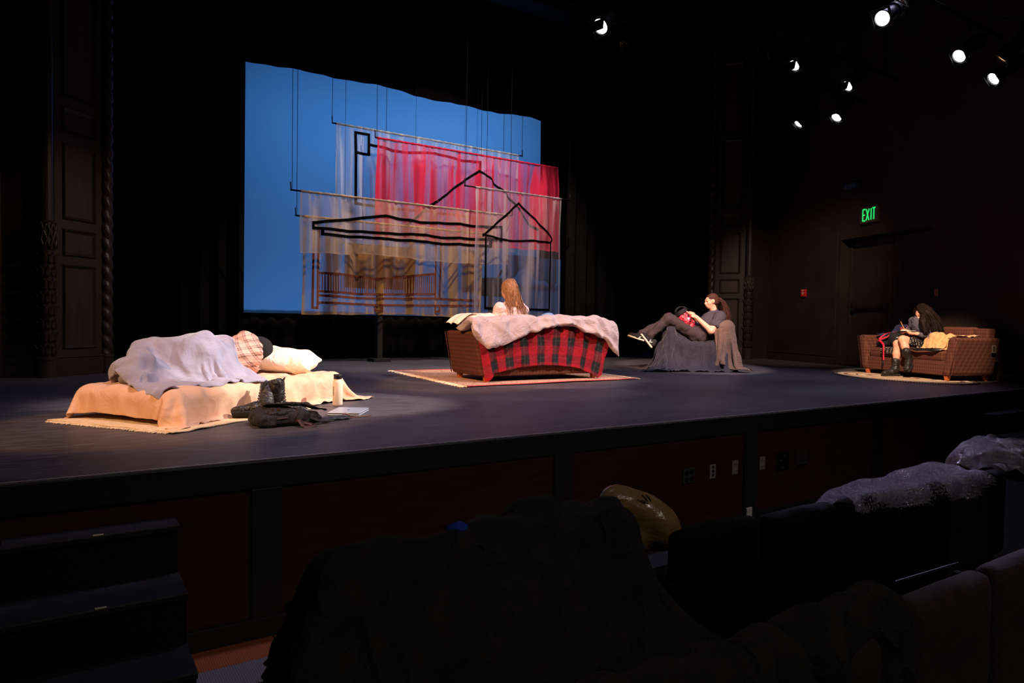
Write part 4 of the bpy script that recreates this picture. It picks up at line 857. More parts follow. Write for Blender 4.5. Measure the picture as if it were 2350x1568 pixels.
def head(c, fwd, up, s=1.0, m=0, ears=True):
    """skull, jaw, nose, brow, eyes, lips, ears; c = centre of the head"""
    f = np.array(fwd, float); f /= np.linalg.norm(f); u = np.array(up, float); u = u-f*(u@f); u /= np.linalg.norm(u); l = np.cross(u, f); R_ = np.stack([f, l, u], 1)
    c = np.array(c, float); p = lambda a, b, z: c+R_@np.array([a, b, z])*s
    P = [ell(p(-0.012, 0, 0.03), np.array((0.096, 0.077, 0.088))*s, m, R_), ell(p(0.025, 0, -0.035), np.array((0.062, 0.060, 0.075))*s, m, R_), ell(p(0.055, 0, -0.085), np.array((0.028, 0.028, 0.024))*s, m, R_),
         cap(p(0.082, 0, 0.02), p(0.104, 0, -0.022), 0.009*s, 0.013*s, m), cap(p(0.096, 0.010, -0.026), p(0.096, -0.010, -0.026), 0.009*s, 0.009*s, m),
         cap(p(0.076, 0.035, 0.028), p(0.080, 0.008, 0.030), 0.011*s, 0.010*s, m), cap(p(0.076, -0.035, 0.028), p(0.080, -0.008, 0.030), 0.011*s, 0.010*s, m),
         cap(p(0.083, 0.016, -0.055), p(0.083, -0.016, -0.055), 0.0085*s, 0.0085*s, m), cap(p(0.080, 0.014, -0.064), p(0.080, -0.014, -0.064), 0.009*s, 0.009*s, m),
         ell(p(0.050, 0.042, -0.02), np.array((0.025, 0.020, 0.022))*s, m, R_), ell(p(0.050, -0.042, -0.02), np.array((0.025, 0.020, 0.022))*s, m, R_)]
    if ears:
        for q in (-1, 1): P += [ell(p(-0.005, q*0.078, -0.002), np.array((0.020, 0.010, 0.030))*s, m, R_)]
    P += [sub(ell(p(0.088, q*0.030, 0.008), np.array((0.012, 0.014, 0.008))*s, m, R_)) for q in (-1, 1)]
    return P, R_
def eyes(c, R_, s, parent):
    for q in (-1, 1):
        e = np.array(c)+R_@np.array([0.073, q*0.030, 0.008])*s
        V, Q, _ = surf([ell(e, np.array((0.010, 0.012, 0.0055))*s, 0, R_)], 0.004*s, 0.002); ey = mk('eye', V, Q, M('eye_white', (0.7, 0.66, 0.62), 0.25, 0, bst=0), parent, smooth=True)
        e2 = e+R_@np.array([0.009, 0, 0])*s; V, Q, _ = surf([ell(e2, np.array((0.003, 0.005, 0.004))*s, 0, R_)], 0.0025*s, 0.002); mk('iris', V, Q, M('dark_iris', (0.02, 0.012, 0.008), 0.2, 0, bst=0), ey, smooth=True)
        b = np.array(c)+R_@np.array([0.088, q*0.012, 0.040])*s; b2 = np.array(c)+R_@np.array([0.078, q*0.045, 0.040])*s
        G().tube([b, (b+b2)/2+R_[:, 2]*0.005*s+R_[:, 0]*0.004*s, b2], [0.004*s, 0.0045*s, 0.002*s], 5).mk('eyebrow', M('brow_brown', (0.02, 0.012, 0.009), 0.8), parent, smooth=True)
    L_ = lambda a, b, z: np.array(c)+R_@np.array([a, b, z])*s
    G().tube([L_(0.082, 0.024, -0.060), L_(0.093, 0.0, -0.058), L_(0.082, -0.024, -0.060)], [0.003*s, 0.0065*s, 0.003*s], 6).mk('lips', M('lip_rose', rgb(170, 85, 80), 0.5), parent, smooth=True)
def strands(name, paths, mat, parent, n, jit, r=0.0035, seed=1):
    """hair: many thin tapering locks around guide paths (each a list of points and spread)"""
    rg_ = np.random.default_rng(seed); g = G()
    for pts, spread in paths:
        P = np.array(pts, float); k = 9; tt = np.linspace(0, len(P)-1, k); i = np.clip(tt.astype(int), 0, len(P)-2); f_ = (tt-i)[:, None]; C_ = P[i]*(1-f_)+P[i+1]*f_
        C_[1:-1] = 0.25*C_[:-2]+0.5*C_[1:-1]+0.25*C_[2:]
        for q in range(n):
            o = rg_.normal(size=3)*spread; w_ = rg_.normal(size=3)*jit; L = rg_.uniform(0.75, 1.0); u = np.linspace(0, L, k); ii = np.interp(u, np.linspace(0, 1, k), np.arange(k)); j = np.clip(ii.astype(int), 0, k-2); ff = (ii-j)[:, None]
            Q = C_[j]*(1-ff)+C_[j+1]*ff+o+np.outer(u**1.5, w_)+np.outer(np.sin(u*7+rg_.uniform(0, 6)), rg_.normal(size=3)*jit*0.18)
            g.tube(Q, r*np.array([0.7, 1, 1, 1, 1, 1, 0.9, 0.7, 0.25]), 4, cap=False)
    return tag(g.mk(name, mat, parent, smooth=True), None, None, None, 'stuff')
def hair_mat(name, c0, c1):
    t = NT(name); nz = t.noise(t.coord('Object', (40, 40, 3)), 4, 3); t.l(t.ramp(nz, ((0.3, c0), (0.7, c1))), t.b.inputs['Base Color']); t.p(Roughness=0.6); t.b.inputs['Specular IOR Level'].default_value = 0.15
    t.bump(t.noise(t.coord('Object', (60, 60, 2)), 5, 2), 0.4, 0.006); return t.m

# ================================================================== SETTEES
t = NT('brown_lattice_upholstery'); v = t.coord('Object', (1, 1, 1), (0, 0, 0)); sp = t.n('ShaderNodeSeparateXYZ'); t.l(v, sp.inputs[0])
hx = t.math('ADD', sp.outputs[0], sp.outputs[1]); a_ = t.math('SINE', t.math('MULTIPLY', t.math('ADD', hx, sp.outputs[2]), 62)); b_ = t.math('SINE', t.math('MULTIPLY', t.math('SUBTRACT', hx, sp.outputs[2]), 62))
pt = t.math('MULTIPLY', a_, b_); nz = t.noise(v, 90, 2)
t.l(t.mix(t.math('MULTIPLY_ADD', pt, 0.35, 0.5), rgb(62, 34, 28), rgb(108, 64, 48)), t.b.inputs['Base Color']); t.p(Roughness=0.9); t.b.inputs['Specular IOR Level'].default_value = 0.2
t.bump(t.math('ADD', pt, t.math('MULTIPLY', nz, 1.5)), 0.2, 0.004); m_uph = t.m
m_leg = M('orange_beech', rgb(185, 95, 45), 0.45, 0.2, 8, stretch=(1, 1, 0.2))
def settee(name, label, fr, W, D=0.78, seatz=0.43):
    """W = outer width at the floor, arms flare outwards; back at y = 0, seat faces +y"""
    root = thing(name, label, 'sofa', tuple(fr((0, D/2, 0)))); h = W/2
    fx(fr, G().box((0, D/2-0.01, 0.185), (h-0.06, D/2-0.02, 0.105))).mk('seat_base', m_uph, root, bevel=0.02)
    for s in (-1, 1):
        cw = (W-0.26)/2
        fx(fr, G().box((s*cw/2, D/2+0.06, 0.36), (cw/2-0.006, D/2-0.09, 0.075))).mk('seat_cushion', m_uph, root, bevel=0.035)
        fx(fr, G().box((s*cw/2, 0.235, 0.60), (cw/2-0.004, 0.09, 0.18), off=(0, -0.04))).mk('back_cushion', m_uph, root, bevel=0.045)
        ar = fx(fr, G().box((s*(h-0.07), D/2, 0.355), (0.075, D/2, 0.275), off=(s*0.10, 0.0))).mk('arm', m_uph, root, bevel=0.045)
        pp = fx(fr, G().tube([(s*(h-0.07)+s*0.074, D-0.005, 0.09), (s*(h-0.07)+s*0.174, D-0.005, 0.61), (s*(h-0.07)+s*0.10, D-0.002, 0.632), (s*(h-0.07)+s*0.03, D-0.005, 0.61)], 0.006, 6)).mk('piping', m_uph, ar, smooth=True)
        for y in (0.06, D-0.06):
            V = G().box((s*(h-0.09), y, 0.042), (0.022, 0.022, 0.040), top=1.45); fx(fr, V).mk('leg', m_leg, root, bevel=0.003)
    bk = fx(fr, G().box((0, 0.085, 0.42), (h-0.03, 0.075, 0.34), top=1.055, off=(0, -0.01))).mk('back', m_uph, root, bevel=0.03)
    return root
s1 = frame((5.10, 7.07), (1, 0))
settee('settee', 'brown upholstered settee seen from behind under duvet and plaid throw', s1, 1.86)
# fringed red rug
t = NT('faded_red_oriental_rug'); v = t.coord('Object'); vo = t.n('ShaderNodeTexVoronoi'); vo.inputs['Scale'].default_value = 16; t.l(v, vo.inputs['Vector'])
c = t.mix(t.ramp(vo.outputs['Distance'], ((0.15, (0, 0, 0)), (0.3, (1, 1, 1)))), rgb(178, 92, 80), rgb(205, 160, 130)); nz = t.noise(v, 35, 5, 0.7)
c = t.mix(t.ramp(nz, ((0.42, (0, 0, 0)), (0.6, (0.8,)*3))), c, rgb(120, 70, 70)); t.l(t.mix(t.ramp(t.noise(v, 60, 2), ((0.5, (0, 0, 0)), (0.6, (0.7,)*3))), c, rgb(225, 195, 165)), t.b.inputs['Base Color']); t.p(Roughness=0.95); t.bump(nz, 0.3, 0.005); m_orug = t.m
m_rbord = M('rug_red_binding', rgb(190, 70, 70), 0.9); m_fr = M('cream_fringe', rgb(240, 215, 180), 0.95)
rc = [np.array(p) for p in ((3.78, 6.74, 0), (6.42, 6.80, 0), (6.70, 8.95, 0), (3.98, 9.30, 0))]
n, m = 50, 40; a, b = np.meshgrid(np.linspace(0, 1, n), np.linspace(0, 1, m), indexing='ij'); a, b = a[..., None], b[..., None]
X = (rc[0]*(1-a)+rc[1]*a)*(1-b)+(rc[3]*(1-a)+rc[2]*a)*b; X[..., 2] = 0.006+0.004*np.maximum(0, wob(X, 4, 6, 8)); X[..., 1] += 0.012*np.sin(X[..., 0]*5)*(b[..., 0] < 0.02)
orug = thing('oriental_rug', 'faded red oriental rug with cream fringe under the settee', 'rug', (5.2, 7.9, 0)); sheet('pile', X, m_orug, orug, solid=0.008, subd=0)
for e0 in (0, -1):
    ed = X[:, e0]; V, f_ = ribbon(ed[::7]+np.array([0, 0, 0.006]), 0.06); mk('border', V, f_, m_rbord, orug, solid=0.003)
for side, (p, q) in enumerate(((rc[0], rc[3]), (rc[1], rc[2]))):
    g = G(); dr = (1 if side else -1)
    for i in range(230):
        u = i/229; o = p*(1-u)+q*u+np.array([0, 0, 0.006]); l = random.uniform(0.05, 0.10); g.tube([o, o+np.array([dr*l*0.6, random.uniform(-.02, .02), 0.004]), o+np.array([dr*l, random.uniform(-.03, .03), -0.004])], 0.005, 4)
    tag(g.mk('fringe', m_fr, orug), None, None, None, 'stuff')
# red and green plaid throw hanging down the back
t = NT('red_green_plaid_flannel'); uvn = t.n('ShaderNodeUVMap'); sp = t.n('ShaderNodeSeparateXYZ'); t.l(uvn.outputs[0], sp.inputs[0])
RED, GRN, DRD = rgb(152, 28, 42), rgb(34, 38, 40), rgb(80, 28, 36)
A = stripes(t, sp.outputs[0], 1.0, ((0, RED), (0.42, DRD), (0.46, GRN), (0.60, rgb(58, 62, 62)), (0.66, GRN), (0.88, DRD), (0.93, RED)))
B = stripes(t, sp.outputs[1], 1.0, ((0, RED), (0.42, DRD), (0.47, GRN), (0.60, rgb(58, 62, 62)), (0.66, GRN), (0.88, DRD), (0.93, RED)))
tw = t.n('ShaderNodeTexWave', wave_type='BANDS', bands_direction='DIAGONAL'); tw.inputs['Scale'].default_value = 40; t.l(uvn.outputs[0], tw.inputs['Vector'])
c = t.mix(0.3, A, B); c = t.mix(0.12, c, tw.outputs[0], 'OVERLAY'); t.l(c, t.b.inputs['Base Color']); t.p(Roughness=0.95); t.b.inputs['Specular IOR Level'].default_value = 0.15
wrinkle(t, (6, 0.4), t.bump(t.noise(t.coord('Object'), 150, 2), 0.2, 0.003)); m_plaid = t.m
n, m = 110, 46; u, w_ = np.meshgrid(np.linspace(0, 1, n), np.linspace(0, 1, m), indexing='ij')
hem = np.interp(u, [0, .03, .07, .18, .27, .45, .6, .75, .9, .95, 1], [0.02, 0.035, 0.115, 0.155, 0.18, 0.21, 0.195, 0.165, 0.08, 0.02, 0.05])
zt = 0.785; over = 0.16
zz = np.where(w_ < 0.12, zt-0.02*(1-w_/0.12), zt+(hem-zt)*np.clip((w_-0.12)/0.88, 0, 1)); yy = np.where(w_ < 0.12, 7.07+over*(1-w_/0.12), 7.07)
k = np.clip((w_-0.12)/0.88, 0, 1); fold = np.sin(u*33+1.2*np.sin(u*9))*0.6+0.5*np.sin(u*57+2)
edge = np.exp(-((u-0.05)/0.035)**2)+np.exp(-((u-0.95)/0.04)**2)
yy = yy-np.where(w_ < 0.12, 0, 0.028+0.020*k*fold+0.045*k*edge+0.03*k*np.sin(u*math.pi))
xl = 4.03+(4.19-4.03)*np.clip((zt-zz)/0.75, 0, 1); xr = 6.22+(5.99-6.22)*np.clip((zt-zz)/0.75, 0, 1)
xx = xl+(xr-xl)*u; X = np.stack([xx, yy, zz], -1); X[..., 1] -= 0.006*wob(X, 16, 8, 3)*k
th = sheet('plaid_throw', X, m_plaid, None, su=8.3, sv=3.1, solid=0.007, subd=1, flip=True, crease=0.026, cf_=18, cs=(1, 1, 0.35), seed=1); tag(th, 'red and dark green plaid throw hanging down the back of the settee', 'throw')
# puffy duvet along the top of the back
m_duv = M('dusty_pink_grey_cotton', rgb(186, 166, 166), 0.85, 0.06, 5, 90, 0.12, sheen=0.2, wr=(6, 0.38))
n, m = 120, 40; u, w_ = np.meshgrid(np.linspace(0, 1, n), np.linspace(0, 1, m), indexing='ij')
xs_ = 3.98+(6.24-3.98)*u
hemz = np.interp(xs_, [3.98, 4.05, 4.16, 4.37, 4.52, 4.84, 5.17, 5.42, 5.62, 5.98, 6.13, 6.24], [0.66, 0.56, 0.42, 0.46, 0.52, 0.63, 0.70, 0.735, 0.65, 0.55, 0.40, 0.30])
topz = np.interp(xs_, [3.98, 4.15, 4.39, 5.1, 5.6, 6.1, 6.24], [0.735, 0.775, 0.79, 0.815, 0.82, 0.79, 0.74])
yp = np.interp(w_, [0, 0.30, 0.42, 0.52, 0.62, 1.0], [7.42, 7.16, 7.07, 7.02, 6.995, 6.955]); zf = np.interp(w_, [0, 0.30, 0.42, 0.52, 0.62, 1.0], [0.0, 1.0, 1.03, 0.94, 0.84, 0.0])
zin = np.where(w_ < 0.4, 0.66+(topz-0.66)*zf, hemz+(topz-hemz)*zf)
X = np.stack([xs_+0.03*(w_-0.5)*np.sin(u*9), yp-0.012*np.sin(u*38+3*w_)-0.010*np.sin(u*61-5*w_), zin+0.010*np.sin(u*23+w_*2)*(w_ < 0.6)], -1)
V, f_, uv = puff(X, 0.064, 0.028)
wr_ = wob(np.stack([V[:, 0]*2.2+V[:, 2]*1.5, V[:, 1], V[:, 2]*0.5], 1), 16, 9, 6); V[:, 2] += 0.014*wr_; V[:, 1] -= 0.030*(0.4-np.abs(wob(V*np.array([1, 1, 0.6]), 22, 10, 2)))+0.004*wob(V, 50, 9, 1)
dv = mk('duvet', V, f_[:, ::-1], m_duv, None, smooth=True, uv=uv, subd=1); tag(dv, 'dusty pink grey duvet folded over the top of the settee back', 'duvet')
# floral pillow poking out over the arm
t = NT('cream_floral_print'); v = t.coord('Object'); vo = t.n('ShaderNodeTexVoronoi'); vo.inputs['Scale'].default_value = 22; vo.inputs['Randomness'].default_value = 1; t.l(v, vo.inputs['Vector'])
c = t.mix(t.ramp(vo.outputs['Distance'], ((0.12, (1, 1, 1)), (0.20, (0, 0, 0)))), rgb(246, 226, 200), rgb(190, 120, 95)); c = t.mix(t.ramp(t.noise(v, 30, 4), ((0.62, (0, 0, 0)), (0.66, (0.7,)*3))), c, rgb(150, 120, 85)); t.l(c, t.b.inputs['Base Color']); t.p(Roughness=0.9); m_flor = t.m
fp = thing('floral_pillow', 'cream floral pillow poking out over the settee arm', 'pillow', (4.32, 7.6, 0.6))
blob('pillow_body', pillow_prims((4.36, 7.52, 0.76), 0.50, 0.36, 0.17, axes((0.9, -0.1, 0.10), (0.1, 0.1, 1))), m_flor, fp, 0.011, 0.06, disp=lambda P: 0.006*wob(P, 26, 8, 7))
n, m = 16, 14; a, b = np.meshgrid(np.linspace(0, 1, n), np.linspace(-0.17, 0.17, m), indexing='ij')
X = np.stack([4.30-0.30*a+0.02*np.sin(b*18), 7.55+b, 0.845-0.13*a**1.5+0.012*np.sin(b*30+a*4)*a+0.025*np.sin(a*3.1)], -1); sheet('open_pillowcase_end', X, m_flor, fp, solid=0.006)
# pale blue rim of something lying on the seat
bo = thing('blue_bag', 'pale blue fabric edge showing above the duvet near the seated person', 'bag', (5.40, 7.42, 0.45))
blob('bag_body', [ell((5.40, 7.42, 0.70), (0.16, 0.10, 0.17)), ell((5.34, 7.42, 0.80), (0.10, 0.07, 0.05))], M('pale_blue_nylon', rgb(120, 150, 190), 0.5), bo, 0.014, 0.05, disp=lambda P: 0.006*wob(P, 30, 8, 2))

# person on the settee, back to the house
p2 = thing('person', 'person in pale pink T-shirt with long light brown hair sitting on the settee', 'person', (4.83, 7.5, 0.43))
hc = np.array((4.80, 7.50, 1.165)); hp, hR = head(hc, (-0.25, 0.95, -0.12), (0, 0.1, 1), 0.98)
tor = [cap((4.83, 7.50, 0.53), (4.83, 7.47, 0.72), 0.135, 0.125), cap((4.83, 7.47, 0.72), (4.83, 7.46, 0.90), 0.125, 0.12), cap((4.67, 7.47, 0.925), (4.99, 7.47, 0.915), 0.062, 0.062), ell((4.83, 7.46, 0.84), (0.17, 0.10, 0.13))]
arm2 = [cap((4.65, 7.47, 0.915), (4.60, 7.53, 0.68), 0.052, 0.042), cap((4.60, 7.53, 0.68), (4.68, 7.74, 0.60), 0.04, 0.03), cap((5.01, 7.47, 0.905), (5.07, 7.53, 0.67), 0.052, 0.042), cap((5.07, 7.53, 0.67), (4.97, 7.74, 0.60), 0.04, 0.03)]
leg2 = [cap((4.75, 7.52, 0.52), (4.70, 7.95, 0.53), 0.088, 0.062), cap((4.70, 7.95, 0.53), (4.70, 8.0, 0.11), 0.056, 0.042), cap((4.91, 7.52, 0.52), (4.97, 7.95, 0.53), 0.088, 0.062), cap((4.97, 7.95, 0.53), (4.98, 8.0, 0.11), 0.056, 0.042), cap((4.70, 8.0, 0.05), (4.69, 8.17, 0.04), 0.036, 0.03), cap((4.98, 8.0, 0.05), (5.0, 8.17, 0.04), 0.036, 0.03)]
hands2 = hand((4.68, 7.74, 0.60), (0.5, 0.8, -0.05), (0, 0, 1), 1, 0.4, 1)+hand((4.97, 7.74, 0.60), (-0.5, 0.8, -0.05), (0, 0, 1), 1, 0.4, -1)
blob('body', tor+arm2+leg2+hands2+hp+[cap((4.83, 7.47, 0.93), (4.81, 7.49, 1.08), 0.06, 0.055)], m_skin, p2, 0.010, 0.03)
m_tee = M('pale_pink_jersey', rgb(232, 200, 198), 0.9, 0.05, 6, 120, 0.1, wr=(9, 0.45))
tee = grow(tor, 0.014)+[cap((4.65, 7.47, 0.915), (4.615, 7.51, 0.75), 0.068, 0.070), cap((5.01, 7.47, 0.905), (5.05, 7.51, 0.74), 0.068, 0.070)]
blob('t_shirt', tee, m_tee, p2, 0.010, 0.05, disp=crs(0.018, 22, 9, (1, 1, 0.7)))
blob('trousers', grow(leg2[:4], 0.014)+[ell((4.83, 7.50, 0.53), (0.18, 0.15, 0.11))], M('navy_denim', rgb(50, 56, 84), 0.9), p2, 0.014, 0.05)
m_hairA = hair_mat('light_brown_hair', rgb(120, 78, 52), rgb(196, 146, 108))
blob('hair', [ell(hc+np.array([0.0, -0.02, 0.035]), (0.092, 0.105, 0.098)), ell(hc+np.array([0.005, -0.05, -0.04]), (0.088, 0.07, 0.10)), cap(hc+np.array([0.0, -0.07, 0.02]), hc+np.array([0.03, -0.11, -0.20]), 0.08, 0.06), cap(hc+np.array([0.03, -0.11, -0.20]), hc+np.array([0.06, -0.135, -0.34]), 0.06, 0.03)], m_hairA, p2, 0.009, 0.04, disp=lambda P: 0.006*np.sin(P[:, 0]*140+4*np.sin(P[:, 2]*9))+0.003*wob(P, 60, 6, 1))
paths = []
for q in range(15):
    a0 = -1.25+2.5*q/14; x0 = 0.088*math.sin(a0); y0 = -0.02-0.095*math.cos(a0)
    paths.append(([hc+np.array([x0*0.5, y0*0.6-0.01, 0.125]), hc+np.array([x0, y0-0.015, 0.05]), hc+np.array([x0*1.05+0.01, y0-0.035, -0.08]), hc+np.array([x0*1.1+0.03+0.03*(q % 3-1), min(y0, -0.07)-0.055, -0.22]), hc+np.array([x0*1.1+0.07+0.04*(q % 3-1), -0.155, -0.38-0.04*(q % 4)])], 0.008))
paths.append(([hc+np.array([0.07, -0.05, -0.06]), hc+np.array([0.15, -0.10, -0.17]), hc+np.array([0.215, -0.13, -0.30])], 0.008))
strands('hair_locks', paths, m_hairA, p2, 26, 0.018, 0.0034, 3)
# ================================================================== DRAPED CHAIR AND THE PERSON LOUNGING IN IT
cf = frame((8.80, 7.70), R0[:2])       # x: towards the right wing, y: away from the house
lc_ = thing('lounge_chair', 'low lounge chair hidden under dark violet cloth and brown coat', 'chair', tuple(cf((-0.15, 0.05, 0))))
m_dk = M('dark_stained_frame', (0.03, 0.02, 0.016), 0.6)
ch_pr = {'seat': [bxp((-0.14, 0.05, 0.40), (0.34, 0.26, 0.06), 0.05)], 'front_bolster': [bxp((-0.60, 0.05, 0.40), (0.06, 0.20, 0.33), 0.055)], 'backrest': [bxp((0.24, 0.05, 0.50), (0.05, 0.25, 0.22), 0.05, 0, axes((1, 0, -0.22), (0.22, 0, 1)))]}
for nm, pr in ch_pr.items(): blob(nm, xf(cf, grow(pr, -0.025)), m_dk, lc_, 0.02, 0.01)
for x in (-0.56, 0.18):
    for y in (-0.16, 0.24): fx(cf, G().tube([(x, y, 0.01), (x, y, 0.38 if x > -0.5 else 0.20)], 0.022, 8)).mk('leg', m_dk, lc_)
allch = xf(cf, sum(ch_pr.values(), []))
m_vio = M('dark_violet_cloth', rgb(38, 33, 45), 0.85, 0.12, 6, 90, 0.12, sheen=0.15, wr=(6, 0.28))
X = flat_grid(cf, -1.20, 0.40, -0.74, 0.60, 0.84, 88, 72); X[..., 2] += 0.02*wob(X, 7, 8, 4)+0.012*wob(X, 38, 10, 1)
XV = drape(X, sdfun(allch), 120, 9, thick=0.014, bend=0.05, fric=0.55, rest=1.06)
tag(sheet('violet_cloth', XV, m_vio, None, solid=0.006, crease=0.045, cf_=20, cs=(1, 1, 0.18)), 'dark violet cloth draped over the lounge chair to the floor', 'cloth')
m_coat = M('brown_corduroy', rgb(98, 75, 64), 0.9, 0.12, 5, 90, 0.2, sheen=0.2, wr=(6, 0.28))
X = flat_grid(cf, 0.02, 0.78, -0.78, 0.42, 0.93, 54, 64); X[..., 2] += 0.02*wob(X, 8, 8, 2)+0.018*wob(X, 20, 10, 3)+0.10*np.exp(-((np.linspace(0, 1, 54)[:, None]-0.3)/0.2)**2)
cvr = allch+[bxp(cf((0.26, 0.05, 0.45)), (0.10, 0.30, 0.33), 0.06, 0, np.stack([cf.x, cf.y, [0, 0, 1]], 1))]
XC = drape(X, sdfun(cvr), 120, 8, thick=0.046, bend=0.12, fric=0.5, rest=1.04)
ct = thing('brown_coat', 'brown coat hanging over the back of the draped lounge chair', 'coat', tuple(cf((0.35, 0, 0)))); sheet('coat_body', XC, m_coat, ct, solid=0.010, crease=0.034, cf_=18, cs=(1, 1, 0.3), seed=3)
e = XC[-1][::4]; V, f_ = ribbon(e, 0.03, (0.3, -0.5, 0.8)); mk('hem_binding', V, f_, M('dark_hem', rgb(60, 40, 36), 0.9), ct, smooth=True, solid=0.012)
for i in (0.2, 0.3, 0.55): G().lathe([(0, 0), (0.012, 0), (0.010, 0.006), (0, 0.006)], XC[-3][int(i*63)]+np.array([0.0, -0.012, 0.0]), 12, ax=(0.1, -0.9, 0.3)).mk('button', MC['brass'], ct)

p3 = thing('person', 'person in dark grey T-shirt with ponytail lounging and unpacking a red bag', 'person', tuple(cf((-0.1, 0.0, 0.42))))
nh = np.array((0.085, 0.02, 1.135)); hp, hR = head(nh, (-0.95, -0.10, -0.16), (-0.10, 0, 1), 1.0)
tor = [cap((-0.10, 0.03, 0.565), (0.03, 0.03, 0.72), 0.145, 0.14), cap((0.03, 0.03, 0.72), (0.12, 0.03, 0.84), 0.135, 0.125), cap((0.185, -0.12, 0.885), (0.15, 0.19, 0.885), 0.068, 0.068), ell((0.03, 0.03, 0.79), (0.15, 0.155, 0.11), 0, axes((0.6, 0, 0.8), (-0.8, 0, 0.6)))]
nk = [cap((0.16, 0.03, 0.90), (0.11, 0.025, 1.05), 0.062, 0.057)]
an_ = [cap((0.19, -0.145, 0.87), (0.02, -0.24, 0.655), 0.064, 0.055), cap((0.02, -0.24, 0.655), (-0.185, -0.13, 0.865), 0.052, 0.033)]
af_ = [cap((0.14, 0.21, 0.87), (-0.06, 0.25, 0.79), 0.056, 0.046), cap((-0.06, 0.25, 0.79), (-0.24, 0.06, 0.935), 0.042, 0.030)]
hnds = hand((-0.185, -0.13, 0.865), (-0.62, 0.25, 0.62), (0.6, -0.6, 0.5), 1.0, 0.45, 1)+hand((-0.24, 0.06, 0.935), (-0.9, -0.2, 0.15), (0.1, 0.2, 1), 1.0, 0.35, -1)
ln = [cap((-0.14, -0.07, 0.57), (-0.635, -0.06, 0.845), 0.105, 0.072), cap((-0.635, -0.06, 0.845), (-0.905, -0.05, 0.57), 0.066, 0.045)]
lfr = [cap((-0.14, 0.13, 0.57), (-0.60, 0.14, 0.80), 0.105, 0.072), cap((-0.60, 0.14, 0.80), (-1.03, 0.16, 0.585), 0.064, 0.043)]
ft = [cap((-0.905, -0.05, 0.57), (-0.93, -0.05, 0.47), 0.04, 0.04), cap((-0.93, -0.05, 0.47), (-1.08, -0.05, 0.55), 0.034, 0.028), cap((-1.03, 0.16, 0.585), (-1.08, 0.16, 0.55), 0.04, 0.038), cap((-1.08, 0.16, 0.55), (-1.2, 0.16, 0.58), 0.03, 0.026)]
body_pr = tor+nk+an_+af_+hnds+ln+lfr+ft[:1]+ft[2:3]+hp
blob('body', xf(cf, body_pr), M('warm_skin', rgb(232, 168, 138), 0.5, 0.04, 20, 80, 0.03, spec=0.35), p3, 0.0075, 0.028)
ceye = cf(nh); Rw = np.stack([cf.x, cf.y, [0, 0, 1]], 1)@hR; eyes(ceye, Rw, 1.0, p3)
m_gtee = M('charcoal_jersey', rgb(66, 60, 68), 0.9, 0.08, 6, 120, 0.1, wr=(9, 0.45))
tee = grow(tor, 0.014)+[cap((0.19, -0.145, 0.87), (0.095, -0.205, 0.755), 0.088, 0.084), cap((0.14, 0.21, 0.87), (0.0, 0.24, 0.81), 0.076, 0.07), cap((0.16, 0.03, 0.90), (0.145, 0.03, 0.945), 0.080, 0.072)]
blob('t_shirt', xf(cf, tee), m_gtee, p3, 0.009, 0.05, disp=crs(0.020, 20, 2))
blob('trousers', xf(cf, grow(ln, 0.016)+grow(lfr, 0.016)+[ell((-0.11, 0.03, 0.555), (0.17, 0.20, 0.13))]), M('dark_brown_twill', rgb(62, 48, 50), 0.9, 0.1, 6, 120, 0.12, wr=(8, 0.3)), p3, 0.010, 0.05, disp=crs(0.015, 19, 5))
m_cvs = M('black_canvas_shoe', (0.012, 0.010, 0.012), 0.8, 0.2); m_wsole = M('off_white_rubber', rgb(240, 215, 185), 0.6)
m_white = M('white_patch', (0.8, 0.76, 0.7), 0.6)
def sneaker(o, toe, up, s, parent):
    Rm = axes(toe, up); T3 = lambda p: np.array(o)+np.asarray(p, float)@Rm.T
    def mp(pr): return [('c', cf(T3(p[1])), cf(T3(p[2])))+p[3:] if p[0] == 'c' else (p[0], cf(T3(p[1])), p[2], np.stack([cf.x, cf.y, [0, 0, 1]], 1)@Rm@p[3])+p[4:] for p in pr]
    sn = blob('sneaker', mp([cap((-0.07, 0, 0.055), (0.0, 0, 0.055), 0.045, 0.042), cap((0.0, 0, 0.055), (0.13, 0, 0.040), 0.042, 0.034), ell((0.13, 0, 0.038), (0.05, 0.043, 0.03)), cap((-0.065, 0, 0.06), (-0.05, 0, 0.105), 0.04, 0.042)]), m_cvs, parent, 0.008, 0.02)
    blob('rubber_sole', mp([bxp((0.04, 0, 0.008), (0.145, 0.046, 0.016), 0.014)]), m_wsole, sn, 0.007, 0.01)
    g = G()
    for sd in (-1, 1):
        pth = [(0.015, sd*0.049, 0.075), (0.0, sd*0.051, 0.035), (-0.03, sd*0.051, 0.065)]
        V, f_ = ribbon(cf(T3(np.array(pth))), 0.012, cf(T3(np.array([0., sd, 0])))-cf(T3(np.zeros(3))), 4); g.add(V, f_)
    g.mk('side_mark', m_white, sn)
    g = G()
    for i in range(5): g.tube(cf(T3(np.array([(0.02+i*0.018, -0.022, 0.088-i*0.006), (0.026+i*0.018, 0, 0.096-i*0.006), (0.02+i*0.018, 0.022, 0.088-i*0.006)]))), 0.003, 5)
    g.mk('shoe_laces', m_white, sn)
sneaker((-0.965, -0.055, 0.435), (-0.62, 0.05, 0.78), (0.8, 0, 0.62), 1, p3)
sneaker((-1.08, 0.17, 0.49), (-0.95, 0, 0.30), (0.30, 0, 0.95), 1, p3)
